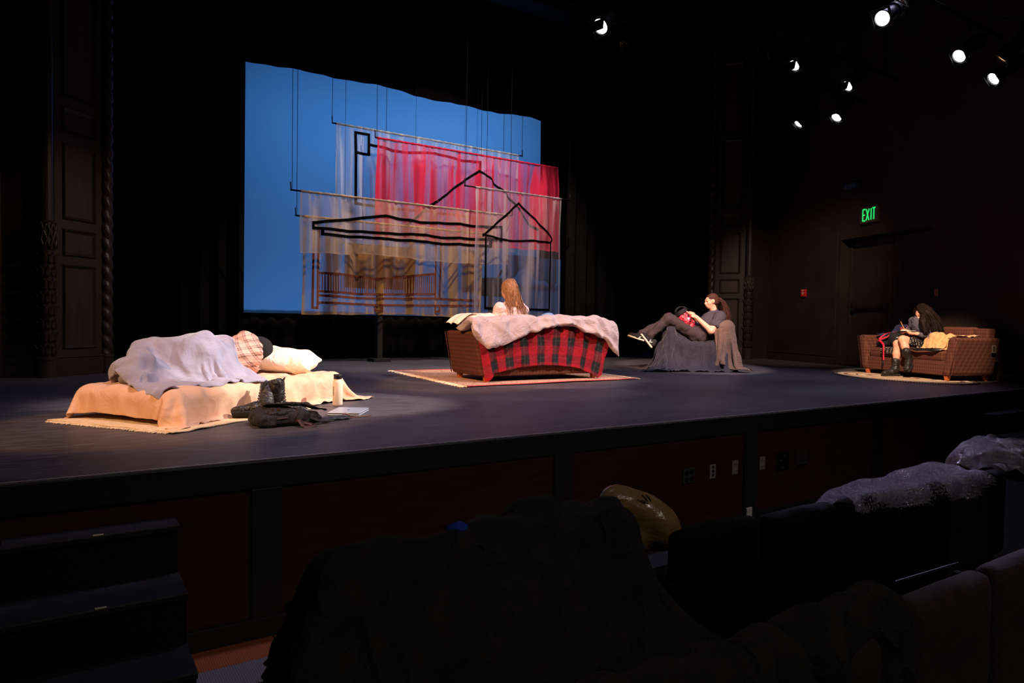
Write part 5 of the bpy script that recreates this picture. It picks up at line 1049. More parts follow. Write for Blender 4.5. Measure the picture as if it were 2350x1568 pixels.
blob('socks', xf(cf, [cap((-0.88, -0.05, 0.595), (-0.93, -0.05, 0.50), 0.052, 0.050), cap((-1.0, 0.16, 0.60), (-1.06, 0.16, 0.56), 0.050, 0.048), cap((-1.04, 0.16, 0.585), (-1.10, 0.16, 0.54), 0.048, 0.044)]), m_cvs, p3, 0.009, 0.01)
m_hairB = hair_mat('brown_hair', rgb(48, 28, 22), rgb(92, 56, 42))
hx_ = lambda a, b, c: nh+hR@np.array([a, b, c])
blob('hair', xf(cf, [ell(hx_(-0.028, 0, 0.045), (0.103, 0.084, 0.09), 0, hR), ell(hx_(-0.065, 0, -0.005), (0.065, 0.078, 0.075), 0, hR), sub(ell(hx_(0.112, 0, -0.035), (0.075, 0.09, 0.085), 0, hR))]), m_hairB, p3, 0.008, 0.02, disp=lambda P: 0.003*np.sin(P[:, 2]*190+3*np.sin(P[:, 0]*20)))
tb = hx_(-0.125, 0, 0.015)
fx(cf, G().lathe([(0.022, -0.012), (0.028, 0), (0.022, 0.012)], tb, 12, ax=(1, 0, -0.2))).mk('hair_tie', m_cvs, p3, smooth=True)
pony = [((tb, tb+np.array([0.06, -0.02, -0.02]), tb+np.array([0.11, -0.03, -0.14]), tb+np.array([0.13, -0.05, -0.28]), tb+np.array([0.165, -0.05, -0.44])), 0.012)]
strands('ponytail', [([cf(q) for q in p_], s_) for p_, s_ in pony], m_hairB, p3, 190, 0.028, 0.004, 5)
# red and black bag held on the lap
t = NT('red_black_print_nylon'); v = t.coord('Object'); nz = t.noise(v, 24, 4, 0.6); t.l(t.ramp(nz, ((0.40, rgb(30, 20, 26)), (0.47, rgb(150, 30, 50)), (0.56, rgb(226, 60, 80)), (0.72, rgb(240, 130, 140)))), t.b.inputs['Base Color']); t.p(Roughness=0.4); t.bump(nz, 0.6, 0.02); m_rbag = t.m
bg = thing('gym_bag', 'red and black patterned bag held on the lap of the lounging person', 'bag', tuple(cf((-0.33, -0.09, 0.73))))
Rb = axes((0.58, 0, -0.80), (0.8, 0, 0.58)); bc = np.array((-0.365, -0.085, 0.86)); q_ = lambda a, b, c: bc+Rb@np.array([a, b, c])
blob('bag_body', xf(cf, [ell(q_(0.03, 0, 0.0), (0.17, 0.085, 0.10), 0, Rb), ell(q_(0.14, 0, 0.02), (0.07, 0.07, 0.065), 0, Rb), sub(ell(q_(-0.17, 0, 0.03), (0.06, 0.06, 0.06), 0, Rb))]), m_rbag, bg, 0.008, 0.03, disp=crs(0.022, 30, 3))
fx(cf, G().tube([q_(-0.10, 0.075*math.cos(a), 0.0+0.10*math.sin(a)) for a in np.linspace(0, 2*math.pi, 20)], 0.014, 8)).mk('bag_collar', m_cvs, bg, smooth=True)
blob('bag_lining', xf(cf, [ell(q_(-0.12, 0, 0.005), (0.03, 0.07, 0.09), 0, Rb)]), m_cvs, bg, 0.008, 0.01)
for s in (-0.045, 0.045): fx(cf, G().tube([q_(-0.10-0.10*math.sin(a), s, -0.10*math.cos(a)) for a in np.linspace(0.0, math.pi, 14)], 0.007, 6)).mk('bag_handle', m_cvs, bg, smooth=True)
fx(cf, G().lathe([(0, 0), (0.02, 0), (0.018, 0.008), (0, 0.008)], q_(0.03, -0.088, 0.02), 14, ax=(0, -1, 0))).mk('badge', m_white, bg)
# ================================================================== LOVESEAT, READER AND HER THINGS
s3 = frame((11.41, 5.23), (0.336, 0.942)); FW = np.array([-0.942, 0.336, 0.0])
# braided oval rug
t = NT('braided_rug'); v = t.coord('Object', (1/1.15, 1/0.72, 1), (0, 0, 0)); 
tc = t.n('ShaderNodeTexCoord'); mp_ = t.n('ShaderNodeMapping'); mp_.vector_type = 'TEXTURE'; mp_.inputs['Rotation'].default_value = (0, 0, s3.a); mp_.inputs['Scale'].default_value = (1.15, 0.72, 1); t.l(tc.outputs['Object'], mp_.inputs[0])
sp = t.n('ShaderNodeSeparateXYZ'); t.l(mp_.outputs[0], sp.inputs[0]); r_ = t.math('SQRT', t.math('ADD', t.math('POWER', sp.outputs[0], 2), t.math('POWER', sp.outputs[1], 2)))
c = t.ramp(r_, ((0, rgb(196, 160, 120)), (0.22, rgb(120, 82, 66)), (0.27, rgb(205, 172, 130)), (0.42, rgb(150, 120, 90)), (0.5, rgb(214, 184, 142)), (0.62, rgb(66, 48, 44)), (0.65, rgb(205, 170, 130)), (0.78, rgb(128, 84, 66)), (0.84, rgb(222, 192, 150)), (0.93, rgb(90, 76, 62)), (0.96, rgb(140, 124, 98))), 'CONSTANT')
br = t.math('SINE', t.math('MULTIPLY', r_, 190)); nz = t.noise(t.coord('Object'), 80, 2); t.l(t.mix(t.math('MULTIPLY', nz, 0.45), c, (0.02, 0.015, 0.012)), t.b.inputs['Base Color']); t.p(Roughness=0.95); t.bump(t.math('ADD', br, nz), 0.35, 0.006)
rgc = np.array((10.50, 5.42, 0)); og = frame(rgc, (0.336, 0.942)); ov = thing('braided_rug', 'oval braided rug in tan and brown rings under the loveseat', 'rug', tuple(rgc))
n, m = 14, 72; V = []
for i in range(n):
    r = i/(n-1)
    for j in range(m): an = 2*math.pi*j/m; V.append((1.15*r*math.cos(an), 0.72*r*math.sin(an), 0.010 if r < 0.99 else 0.002))
mk('braid', og(np.array(V)), grid_faces(n, m, False, True), t.m, ov, smooth=True)
g = G()
for j in range(180):
    an = 2*math.pi*j/180; g.box(og(np.array([1.155*math.cos(an), 0.725*math.sin(an), 0.007])), (0.009, 0.006, 0.006), s3.a+an)
tag(g.mk('edge_stitch', M('dark_edge_braid', rgb(70, 60, 50), 0.95), ov), None, None, None, 'stuff')
settee('loveseat', 'brown lattice patterned loveseat on the oval rug against the wall', s3, 1.70)
# paper tag on the arm
tg = fx(s3, G().bb(-0.955, -0.95, 0.10, 0.17, 0.42, 0.53)).mk('paper_tag', M('printed_tag', rgb(120, 105, 90), 0.6), None); tag(tg, 'small printed tag stuck to the outer arm of the loveseat', 'tag')
g = G()
for i in range(4): g.bb(-0.957, -0.955, 0.115+0.004*(i % 2), 0.155, 0.44+0.02*i, 0.45+0.02*i)
mk('print_lines', s3(np.array(g.v)), g.f, m_blk, tg)

# the reader
p4 = thing('person', 'person with long dark hair in polka dot skirt writing in a notebook', 'person', (10.95, 5.40, 0.43))
hc = np.array((10.96, 5.36, 0.975)); hp, hR = head(hc, (-0.80, 0.32, -0.62), (-0.45, 0.15, 1), 0.96)
Fd, Lt = FW, np.array([-0.336, -0.942, 0.0])
pel = np.array((11.06, 5.33, 0.52)); ch = np.array((10.99, 5.37, 0.80)); shN = ch+Lt*0.14+np.array([-0.02, 0, 0.055]); shF = ch-Lt*0.14+np.array([-0.02, 0, 0.06])
tor = [cap(pel, (pel+ch)/2, 0.135, 0.118), cap((pel+ch)/2, ch, 0.118, 0.115), cap(shN, shF, 0.058, 0.058), ell(ch+Fd*0.03, (0.10, 0.14, 0.12), 0, axes(Fd, (0, 0, 1)))]
wrR = np.array((10.80, 5.50, 0.695)); elR = np.array((11.02, 5.585, 0.62)); elL = np.array((10.84, 5.17, 0.61)); wrL = np.array((10.745, 5.31, 0.665))
arm4 = [cap(shF, elR, 0.05, 0.042), cap(elR, wrR, 0.04, 0.028), cap(shN, elL, 0.05, 0.042), cap(elL, wrL, 0.04, 0.028)]
knF = np.array((10.735, 5.60, 0.505)); akF = np.array((10.68, 5.59, 0.115)); knN = np.array((10.67, 5.49, 0.575)); akN = np.array((10.615, 5.365, 0.30))
hN = pel+Lt*0.09; hF = pel-Lt*0.09
leg4 = [cap(hF, knF, 0.085, 0.060), cap(knF, knF*0.6+akF*0.4, 0.055, 0.052), cap(knF*0.6+akF*0.4, akF, 0.052, 0.036), cap(hN, knN, 0.085, 0.060), cap(knN, knN*0.6+akN*0.4, 0.055, 0.052), cap(knN*0.6+akN*0.4, akN, 0.052, 0.036)]
foot4 = [cap(akF, akF+np.array([-0.09, 0.03, -0.07]), 0.035, 0.03), cap(akN, akN+np.array([-0.10, 0.02, -0.06]), 0.035, 0.03)]
h4 = hand(wrR, (-0.85, 0.05, 0.25), (0.1, 0.1, 1), 0.92, 0.75, 1)+hand(wrL, (-0.55, 0.75, 0.05), (0, 0, -1), 0.92, 0.25, 1)
blob('body', tor+arm4+leg4+h4+hp+[cap(ch+np.array([0, 0, 0.06]), hc+np.array([0.01, -0.01, -0.07]), 0.055, 0.05)], MC['warm_skin'], p4, 0.0075, 0.028)
eyes(hc, hR, 0.96, p4)
blob('sweater', grow(tor, 0.013)+grow(arm4, 0.012), M('slate_grey_knit', rgb(88, 82, 94), 0.95, 0.1, 8, 160, 0.25, wr=(9, 0.4)), p4, 0.009, 0.04, disp=crs(0.015, 24, 4))
t = NT('polka_dot_skirt_cloth'); v = t.coord('Object'); vo = t.n('ShaderNodeTexVoronoi'); vo.inputs['Scale'].default_value = 42; vo.inputs['Randomness'].default_value = 0.25; t.l(v, vo.inputs['Vector'])
t.l(t.ramp(vo.outputs['Distance'], ((0, rgb(226, 205, 180)), (0.27, (0.008, 0.007, 0.008))), 'CONSTANT'), t.b.inputs['Base Color']); t.p(Roughness=0.85); m_dot = t.m
sk = [cap(hF, hF*0.35+knF*0.65, 0.115, 0.095), cap(hN, hN*0.30+knN*0.70, 0.115, 0.09), ell(pel, (0.18, 0.18, 0.13)), cap(hN+np.array([0, 0, -0.05]), hN*0.35+knN*0.65+np.array([0.04, -0.08, -0.16]), 0.06, 0.035), cap(hN*0.6+knN*0.4, hN*0.3+knN*0.7+np.array([0.03, -0.10, -0.24]), 0.05, 0.03), cap(hF+np.array([0, 0, -0.04]), hF*0.3+knF*0.7+np.array([0.02, 0.12, -0.06]), 0.07, 0.03)]
blob('skirt', sk, m_dot, p4, 0.009, 0.06, disp=crs(0.022, 24, 1))
for nm, ak, toe, up in (('ankle_boot', akF, (-0.82, 0.30, -0.02), (0.08, 0.0, 1)), ('ankle_boot', akN, (-0.72, -0.18, -0.42), (-0.30, 0.10, 0.75))):
    Rm = axes(toe, up); o_ = ak-Rm@np.array([-0.045, 0, 0.105]) if nm == 'ankle_boot' else ak
    if ak is akF: o_[2] = 0.014
    T3 = (lambda o__, R__: (lambda p: np.array(o__)+np.asarray(p, float)@R__.T))(o_, Rm)
    up_ = [cap((-0.05, 0, 0.08), (0.03, 0, 0.065), 0.045, 0.045), cap((0.03, 0, 0.065), (0.13, 0, 0.048), 0.046, 0.037), ell((0.145, 0, 0.045), (0.055, 0.047, 0.034)), cap((-0.045, 0, 0.08), (-0.05, 0, 0.22), 0.050, 0.060)]
    mpp = lambda pr: [('c', T3(p[1]), T3(p[2]))+p[3:] if p[0] == 'c' else (p[0], T3(p[1]), p[2], Rm@p[3])+p[4:] for p in pr]
    b_ = blob('ankle_boot', mpp(up_), m_boot, p4, 0.008, 0.02, disp=lambda P: 0.003*wob(P, 60, 8, 2))
    blob('sole', mpp([bxp((0.045, 0, 0.010), (0.145, 0.045, 0.013), 0.010), bxp((-0.065, 0, 0.014), (0.04, 0.040, 0.016), 0.01)]), m_sole, b_, 0.007, 0.01)
    g = G()
    for i in range(6):
        z = 0.10+i*0.021; xx = 0.022-i*0.006
        for s in (-1, 1): g.tube(T3(np.array([(xx-0.008, s*0.026, z), (xx+0.010, 0, z+0.010), (xx-0.008, -s*0.026, z+0.02)])), 0.003, 5)
    g.mk('boot_laces', MC['black_lace'], b_, smooth=True)
m_hairC = hair_mat('near_black_hair', rgb(12, 8, 8), rgb(44, 26, 20))
up_h = hR[:, 2]; f_h = hR[:, 0]; l_h = hR[:, 1]; HX = lambda a, b, c: hc+hR@np.array([a, b, c])
blob('hair', [ell(HX(-0.028, 0, 0.040), (0.098, 0.088, 0.092), 0, hR), ell(HX(-0.06, 0, -0.03), (0.07, 0.088, 0.09), 0, hR), cap(HX(0.02, 0.07, 0.02), (10.79, 5.26, 0.86), 0.055, 0.05), cap((10.79, 5.26, 0.86), (10.73, 5.19, 0.70), 0.05, 0.03), cap(HX(-0.03, 0.06, 0.02), (10.89, 5.19, 0.84), 0.075, 0.065), cap((10.89, 5.19, 0.84), (10.87, 5.10, 0.66), 0.065, 0.04), cap(HX(-0.06, 0.04, 0.0), (11.02, 5.18, 0.82), 0.08, 0.075), cap((11.02, 5.18, 0.82), (11.06, 5.12, 0.66), 0.07, 0.045), cap(HX(-0.07, 0.0, 0.0), (11.10, 5.28, 0.74), 0.075, 0.06), sub(ell(HX(0.10, 0, -0.03), (0.075, 0.075, 0.095), 0, hR))], m_hairC, p4, 0.009, 0.03, disp=lambda P: 0.004*np.sin(P[:, 0]*150+3*np.sin(P[:, 2]*12)))
paths = []
ends = [((11.05, 5.17, 0.82), (11.12, 5.11, 0.62)), ((10.97, 5.15, 0.83), (11.02, 5.07, 0.60)), ((10.89, 5.13, 0.83), (10.90, 5.05, 0.60)), ((10.83, 5.17, 0.85), (10.80, 5.09, 0.63)), ((10.77, 5.22, 0.86), (10.71, 5.15, 0.66))]
for q, (m_, e_) in enumerate(ends):
    for w_ in range(2):
        b_ = 0.06+0.006*q-0.025*w_; a0 = -0.07+0.03*q
        paths.append(([HX(-0.01, 0.01, 0.128), HX(a0, b_, 0.095), HX(a0-0.005, b_+0.04, 0.0), np.array(m_)+Lt*0.03+np.array([0, 0, 0.02]), np.array(e_)+Lt*0.01*w_], 0.014))
paths.append(([HX(0.02, -0.02, 0.12), HX(0.055, -0.07, 0.06), HX(0.05, -0.09, -0.05), HX(0.07, -0.09, -0.16), HX(0.09, -0.08, -0.26)], 0.010))
strands('long_hair', paths, m_hairC, p4, 52, 0.024, 0.004, 9)
# notebook and pencil
nb = thing('notebook', 'small open notebook resting on the knee of the writing person', 'notebook', (10.72, 5.47, 0.66))
Rn = axes((-0.62, 0.78, 0.02), (0.05, 0.02, 1)); cn = np.array((10.73, 5.455, 0.700))
G().box(cn, (0.105, 0.075, 0.004), R=Rn).mk('cover', m_blk, nb, bevel=0.002); G().box(cn+np.array([0, 0, 0.006]), (0.10, 0.07, 0.003), R=Rn).mk('pages', M('paper_white', (0.85, 0.82, 0.76), 0.8, 0.02), nb, bevel=0.001)
g = G()
for i in range(12):
    o_ = cn+Rn@np.array([-0.095+0.017*i, -0.075, 0.003]); g.tube([o_+Rn@np.array([0, 0.008, 0.006]), o_+Rn@np.array([0, -0.006, 0.004]), o_+Rn@np.array([0, 0.0, -0.008])], 0.0018, 5)
g.mk('spiral_binding', m_blk, nb)
pn = thing('pencil', 'yellow pencil held upright over the notebook', 'pencil', (10.735, 5.50, 0.71)); pa_ = np.array((10.74, 5.495, 0.712)); pb2 = np.array((10.705, 5.545, 0.845))
G().tube([pa_*0.85+pb2*0.15, pb2], 0.0045, 6).mk('shaft', M('pencil_yellow', rgb(230, 165, 70), 0.4), pn); G().tube([pa_, pa_*0.85+pb2*0.15], [0.001, 0.0045], 6).mk('point', M('pencil_wood', rgb(210, 170, 120), 0.7), pn); G().tube([pb2, pb2+(pb2-pa_)*0.07], 0.0045, 6).mk('eraser', M('eraser_pink', rgb(210, 110, 110), 0.7), pn)
# black bag with red ribbons, navy embroidered cloth, phone and cable on the left of the seat
nav = thing('navy_shawl', 'navy shawl with red embroidery draped over the loveseat back', 'shawl', tuple(s3((0.40, 0.25, 0.45))))
t = NT('navy_embroidered'); v = t.coord('Object'); sp = t.n('ShaderNodeSeparateXYZ'); t.l(v, sp.inputs[0]); n1 = t.noise(v, 28, 4, 0.6); n2 = t.noise(v, 7, 2)
c = t.mix(t.ramp(n2, ((0.54, (0, 0, 0)), (0.58, (1, 1, 1)))), rgb(28, 32, 68), t.ramp(n1, ((0.44, rgb(20, 18, 30)), (0.5, rgb(190, 40, 60)), (0.6, rgb(40, 44, 90)), (0.66, rgb(190, 160, 130))), 'CONSTANT')); t.l(c, t.b.inputs['Base Color']); t.p(Roughness=0.85); m_nav = t.m
sofa_pr = xf(s3, [bxp((0, 0.085, 0.42), (0.85, 0.085, 0.36), 0.03), bxp((0, 0.42, 0.22), (0.80, 0.36, 0.215), 0.03), bxp((0.80, 0.39, 0.36), (0.09, 0.39, 0.28), 0.03), bxp((-0.80, 0.39, 0.36), (0.09, 0.39, 0.28), 0.03), bxp((0, 0.22, 0.60), (0.68, 0.10, 0.19), 0.06)])
X = flat_grid(s3, 0.08, 0.80, -0.12, 0.62, 0.86, 44, 44); X[..., 2] += 0.03*wob(X, 8, 8, 1)+0.012*wob(X, 40, 10, 3)
sheet('shawl_cloth', drape(X, sdfun(sofa_pr), 90, 8, thick=0.014, bend=0.1, fric=0.6, rest=1.05), m_nav, nav, solid=0.006, crease=0.014, cf_=26)
bk_ = thing('black_satchel', 'open black satchel with red ribbon ties on the loveseat seat', 'bag', tuple(s3((0.45, 0.52, 0.44))))
m_vel = M('black_soft_fabric', (0.008, 0.007, 0.008), 0.9, 0.2, 10, 80, 0.3)
blob('satchel_body', xf(s3, [ell((0.40, 0.52, 0.56), (0.22, 0.13, 0.12)), ell((0.28, 0.50, 0.63), (0.13, 0.10, 0.11)), ell((0.58, 0.60, 0.50), (0.12, 0.10, 0.07)), sub(ell((0.30, 0.62, 0.66), (0.10, 0.09, 0.08)))]), m_vel, bk_, 0.012, 0.06, disp=lambda P: 0.010*wob(P, 24, 9, 3))
m_rib = M('red_satin_ribbon', rgb(225, 50, 70), 0.35, 0.08)
for pts in (((0.52, 0.56, 0.66), (0.44, 0.66, 0.61), (0.55, 0.70, 0.56), (0.58, 0.70, 0.53)), ((0.56, 0.70, 0.54), (0.45, 0.75, 0.51), (0.36, 0.80, 0.47), (0.345, 0.815, 0.42), (0.345, 0.81, 0.32), (0.34, 0.812, 0.24)), ((0.62, 0.45, 0.68), (0.60, 0.56, 0.65), (0.62, 0.66, 0.57)), ((0.30, 0.36, 0.78), (0.24, 0.40, 0.77), (0.18, 0.44, 0.74))):
    V, f_ = ribbon(s3(np.array(pts)), 0.034, -FW*-1+np.array([0, 0, 0.5])); mk('red_ribbon', V, f_, m_rib, bk_, smooth=True, solid=0.004)
fx(s3, G().tube([(0.345, 0.815, 0.24), (0.345, 0.815, 0.15)], 0.012, 6)).mk('strap_end', m_vel, bk_, smooth=True)
ph = thing('phone', 'white phone with a dark cable lying beside the skirt', 'phone', tuple(s3((0.20, 0.62, 0.55))))
fx(s3, G().box((0.20, 0.66, 0.60), (0.035, 0.018, 0.006), 0.3)).mk('phone_body', m_wht, ph, bevel=0.003)
fx(s3, G().tube([(0.22, 0.66, 0.60), (0.30, 0.72, 0.56), (0.36, 0.74, 0.50), (0.40, 0.73, 0.46)], 0.004, 5)).mk('cable', m_blk, ph, smooth=True)
# polka dot cloth under the satchel
X = flat_grid(s3, 0.14, 0.42, 0.55, 0.86, 0.50, 22, 22); X[..., 2] += 0.015*wob(X, 12, 8, 2)
dc = sheet('polka_dot_cloth', drape(X, sdfun(sofa_pr), 60, 8, thick=0.010, bend=0.1, fric=0.7, rest=1.05), m_dot, None, solid=0.005); tag(dc, 'polka dot fabric edge spilling over the loveseat seat below the satchel', 'cloth')
# tan coat heaped between the reader and the right arm
m_tan = M('tan_cotton', rgb(214, 164, 110), 0.85, 0.08, 5, 100, 0.12, sheen=0.1, wr=(8, 0.35))
X = flat_grid(s3, -0.74, -0.22, 0.34, 0.80, 0.74, 46, 44); X[..., 2] += 0.04*wob(X, 10, 8, 6)+0.014*wob(X, 42, 10, 2)
heap = sofa_pr+xf(s3, [ell((-0.42, 0.56, 0.50), (0.15, 0.14, 0.17)), ell((-0.58, 0.50, 0.52), (0.10, 0.12, 0.12))])
tc_ = thing('tan_coat', 'tan coat heaped on the loveseat against its right arm', 'coat', tuple(s3((-0.48, 0.5, 0.44)))); sheet('coat_shell', drape(X, sdfun(heap), 100, 8, thick=0.014, bend=0.05, fric=0.5, rest=1.1), m_tan, tc_, solid=0.008, crease=0.05, cf_=22, cs=(1, 1, 0.4))
V, f_ = ribbon(s3(np.array([(-0.16, 0.79, 0.455), (-0.30, 0.815, 0.44), (-0.44, 0.80, 0.445), (-0.58, 0.79, 0.44), (-0.68, 0.72, 0.455)])), [0.02, 0.05, 0.03, 0.055, 0.03], FW+np.array([0, 0, 0.3])); mk('dark_lining', V, f_, m_blk, tc_, smooth=True, solid=0.008)
X = flat_grid(s3, -0.84, -0.50, 0.26, 0.54, 0.74, 26, 24); X[..., 2] += 0.03*wob(X, 14, 8, 3)+0.012*wob(X, 45, 10, 1)
sc_ = sheet('tan_scarf', drape(X, sdfun(heap), 80, 8, thick=0.014, bend=0.06, fric=0.6, rest=1.08), M('sand_linen', rgb(200, 160, 120), 0.9, 0.1), None, solid=0.006, crease=0.02, cf_=34); tag(sc_, 'sand coloured scarf crumpled over the loveseat arm beside the tan coat', 'scarf')
# ================================================================== STEPS, SEATS AND COVERS IN THE HOUSE
m_step = M('black_step_carpet', (0.020, 0.019, 0.024), 0.75, 0.3, 10, 120, 0.3)
def steps(label, x0, x1, front, n=4):
    st = thing('stage_steps', label, 'steps', ((x0+x1)/2, 3.4, -0.955)); zs = [-0.24, -0.47, -0.70]; ys = [3.70, 3.56, 3.28, 3.00]
    for i, z in enumerate(zs):
        tr_ = G().bb(x0-0.03*i, x1, ys[i+1]-0.012, ys[i], z-0.03, z).mk('tread', m_step, st, bevel=0.004)
        G().bb(x0-0.03*i, x1-0.005, ys[i+1], 3.70, -0.955 if i == 2 else zs[i+1] if i < 2 else z, z-0.03).mk('riser', M('black_riser', (0.006, 0.006, 0.007), 0.7), st)
        G().bb(x0+(x1-x0)*0.49, x0+(x1-x0)*0.55, ys[i+1]-0.010, ys[i+1]+0.006, z, z+0.002).mk('glow_tape', M('pale_glow_tape', rgb(215, 205, 160), 0.6), tr_)
        G().bb(x0-0.03*i, x1, ys[i+1]-0.0135, ys[i+1]-0.012, z-0.006, z+0.0005).mk('worn_nosing', M('worn_edge', (0.10, 0.085, 0.075), 0.6, 0.5, 30), tr_)
    return st
steps('black stage steps with pale tape marks at the left', -0.25, 0.44, 3.7)
steps('black stage steps at the far right of the stage front', 9.02, 9.95, 3.6)

m_seat = M('black_seat_upholstery', (0.006, 0.006, 0.007), 0.9, 0.2, 8, 120, 0.3, spec=0.1)
m_brn = M('brown_carpeted_back', (0.040, 0.026, 0.026), 0.9, 0.3, 20, 160, 0.4)
def seat_prims(x, y, top=-0.11): return [bxp((x, y, top-0.26), (0.268, 0.05, 0.26), 0.045), bxp((x, y+0.26, -0.52), (0.235, 0.22, 0.06), 0.05)]
row1 = [(2.36, 1.98, 'first'), (2.90, 1.95, ''), (3.46, 1.93, ''), (4.02, 1.90, ''), (4.58, 1.88, '')]
lab1 = ['black theatre seat nearest the yellow plastic bag', 'black theatre seat second from the yellow bag', 'black theatre seat at the left end of the bubble wrap', 'black theatre seat under the middle of the bubble wrap', 'black theatre seat under the clear plastic sheet at the right']
def theatre_seat(label, m_b, top=-0.11):
    root = thing('theatre_seat', label, 'seat', (0, 0, -0.955), 'theatre seats in the front rows')
    pr = seat_prims(0, 0, top); blob('backrest', [pr[0], ell((0, -0.02, top-0.12), (0.22, 0.05, 0.13))], m_b, root, 0.018, 0.03)
    blob('seat_pad', [pr[1]], m_seat, root, 0.02, 0.02)
    for s in (-1, 1):
        ar = G().bb(s*0.275-0.025, s*0.275+0.025, -0.02, 0.34, -0.36, -0.32).mk('armrest', m_seat, root, bevel=0.012)
        G().bb(s*0.275-0.015, s*0.275+0.015, 0.02, 0.30, -0.95, -0.36).mk('side_panel', m_seat, root, bevel=0.008)
    return root
sa = theatre_seat(lab1[0], m_seat); sa.location = (row1[0][0], row1[0][1], -0.955)
for (x, y, _), lb in zip(row1[1:], lab1[1:]): copy_thing(sa, (x, y, -0.955), lb)
hid = [(0.98, 2.26, 'theatre seat hidden at the left end of the black tarp'), (1.46, 2.34, 'theatre seat making the left hump of the black tarp'), (1.92, 2.40, 'theatre seat making the tallest hump of the black tarp')]
for x, y, lb in hid: copy_thing(sa, (x, y, -0.955), lb)
sb = theatre_seat('brown backed theatre seat of the second row beside the black tarp', m_brn, -0.10); sb.location = (2.45, 1.10, -0.955)
for x, lb in ((3.02, 'brown backed theatre seat at the right of the second row'), (1.88, 'second row seat hidden under the right part of the tarp'), (1.32, 'second row seat hidden under the middle of the tarp'), (0.76, 'second row seat hidden under the left part of the tarp')): copy_thing(sb, (x, 1.10, -0.955), lb)
rl = G().tube([(2.28, 1.17, -0.085), (2.66, 1.15, -0.085)], 0.004, 6).mk('metal_trim', M('bright_steel', (0.6, 0.62, 0.68), 0.25, 0.05, metal=1), None); tag(rl, 'thin bright metal strip on the second row seat back', 'trim strip')
# black tarp over the left seats
m_tarp = M('black_felt_tarp', (0.018, 0.018, 0.0165), 0.85, 0.45, 9, 110, 0.6, spec=0.25, wr=(3.5, 0.8))
tp = sum([seat_prims(x, y) for x, y, _ in hid], [])+sum([seat_prims(x, 1.10, -0.10) for x in (0.76, 1.32, 1.88)], [])+[ell((0.68, 2.15, -0.66), (0.16, 0.28, 0.36)), ell((1.70, 2.40, -0.17), (0.16, 0.08, 0.10)), ell((1.96, 2.20, -0.24), (0.06, 0.08, 0.13))]
fr_t = frame((1.30, 1.75), (1, -0.06))
X = flat_grid(fr_t, -0.86, 0.78, -1.05, 1.02, 0.06, 92, 96); X[..., 2] += 0.05*wob(X, 5, 8, 3)+0.018*wob(X, 30, 10, 1)
XT = drape(X, sdfun(tp, -0.955), 95, 7, thick=0.035, bend=0.03, fric=0.5, rest=1.08)
XT[..., 2] += 0.015
tag(sheet('seat_tarp', XT, m_tarp, None, solid=0.006, crease=0.05, cf_=13, cs=(1, 1, 0.4), seed=4), 'rumpled black felt tarp thrown over the seats in the foreground', 'tarp')
_q = XT.reshape(-1, 3)[np.argmin(np.linalg.norm(XT.reshape(-1, 3)[:, :2]-np.array([1.25, 2.30]), axis=1))]-np.array([1.06, 2.37, -0.085])
bx_ = mk('blue_cloth_scrap', _q+np.array([(1.02, 2.33, -0.075), (1.12, 2.35, -0.07), (1.10, 2.42, -0.06), (1.01, 2.40, -0.065), (1.06, 2.37, -0.045)]), [(0, 1, 4), (1, 2, 4), (2, 3, 4), (3, 0, 4)], M('bright_blue_cloth', rgb(30, 60, 170), 0.8), None, smooth=True, solid=0.004); tag(bx_, 'scrap of blue cloth on top of the black tarp', 'cloth')
# yellow plastic covered bag
t = NT('yellow_plastic_film'); t.b.inputs['Base Color'].default_value = (*rgb(150, 122, 72), 1); t.p(Roughness=0.25); t.b.inputs['Specular IOR Level'].default_value = 0.5; t.b.inputs['Coat Weight'].default_value = 0.25
t.bump(t.noise(t.coord('Object', (1, 1, 2.5)), 9, 4), 0.35, 0.03); m_ybag = t.m
yb = thing('plastic_sack', 'yellow plastic sack resting among the front row seats', 'sack', (2.24, 2.40, -0.40))
blob('sack_body', [(p_[0], np.array((2.27, 2.37, -0.17))+(p_[1]-np.array((2.26, 2.37, -0.20)))*0.8, p_[2]*0.8)+p_[3:] for p_ in [ell((2.16, 2.46, -0.13), (0.12, 0.10, 0.12)), ell((2.30, 2.36, -0.17), (0.16, 0.11, 0.11), 0, axes((0.8, -0.5, -0.25), (0, 0, 1))), ell((2.37, 2.28, -0.27), (0.10, 0.10, 0.12)), ell((2.24, 2.40, -0.32), (0.15, 0.12, 0.10))]], m_ybag, yb, 0.011, 0.06, disp=lambda P: 0.008*wob(P, 20, 9, 3))
G().tube([(2.235, 2.31, -0.045), (2.245, 2.30, -0.06), (2.255, 2.295, -0.075)], 0.004, 5).mk('cord_tie', m_blk, yb)
G().tube([(2.25, 2.30, -0.045), (2.26, 2.29, -0.06), (2.268, 2.285, -0.073)], 0.004, 5).mk('cord_tie', m_blk, yb)
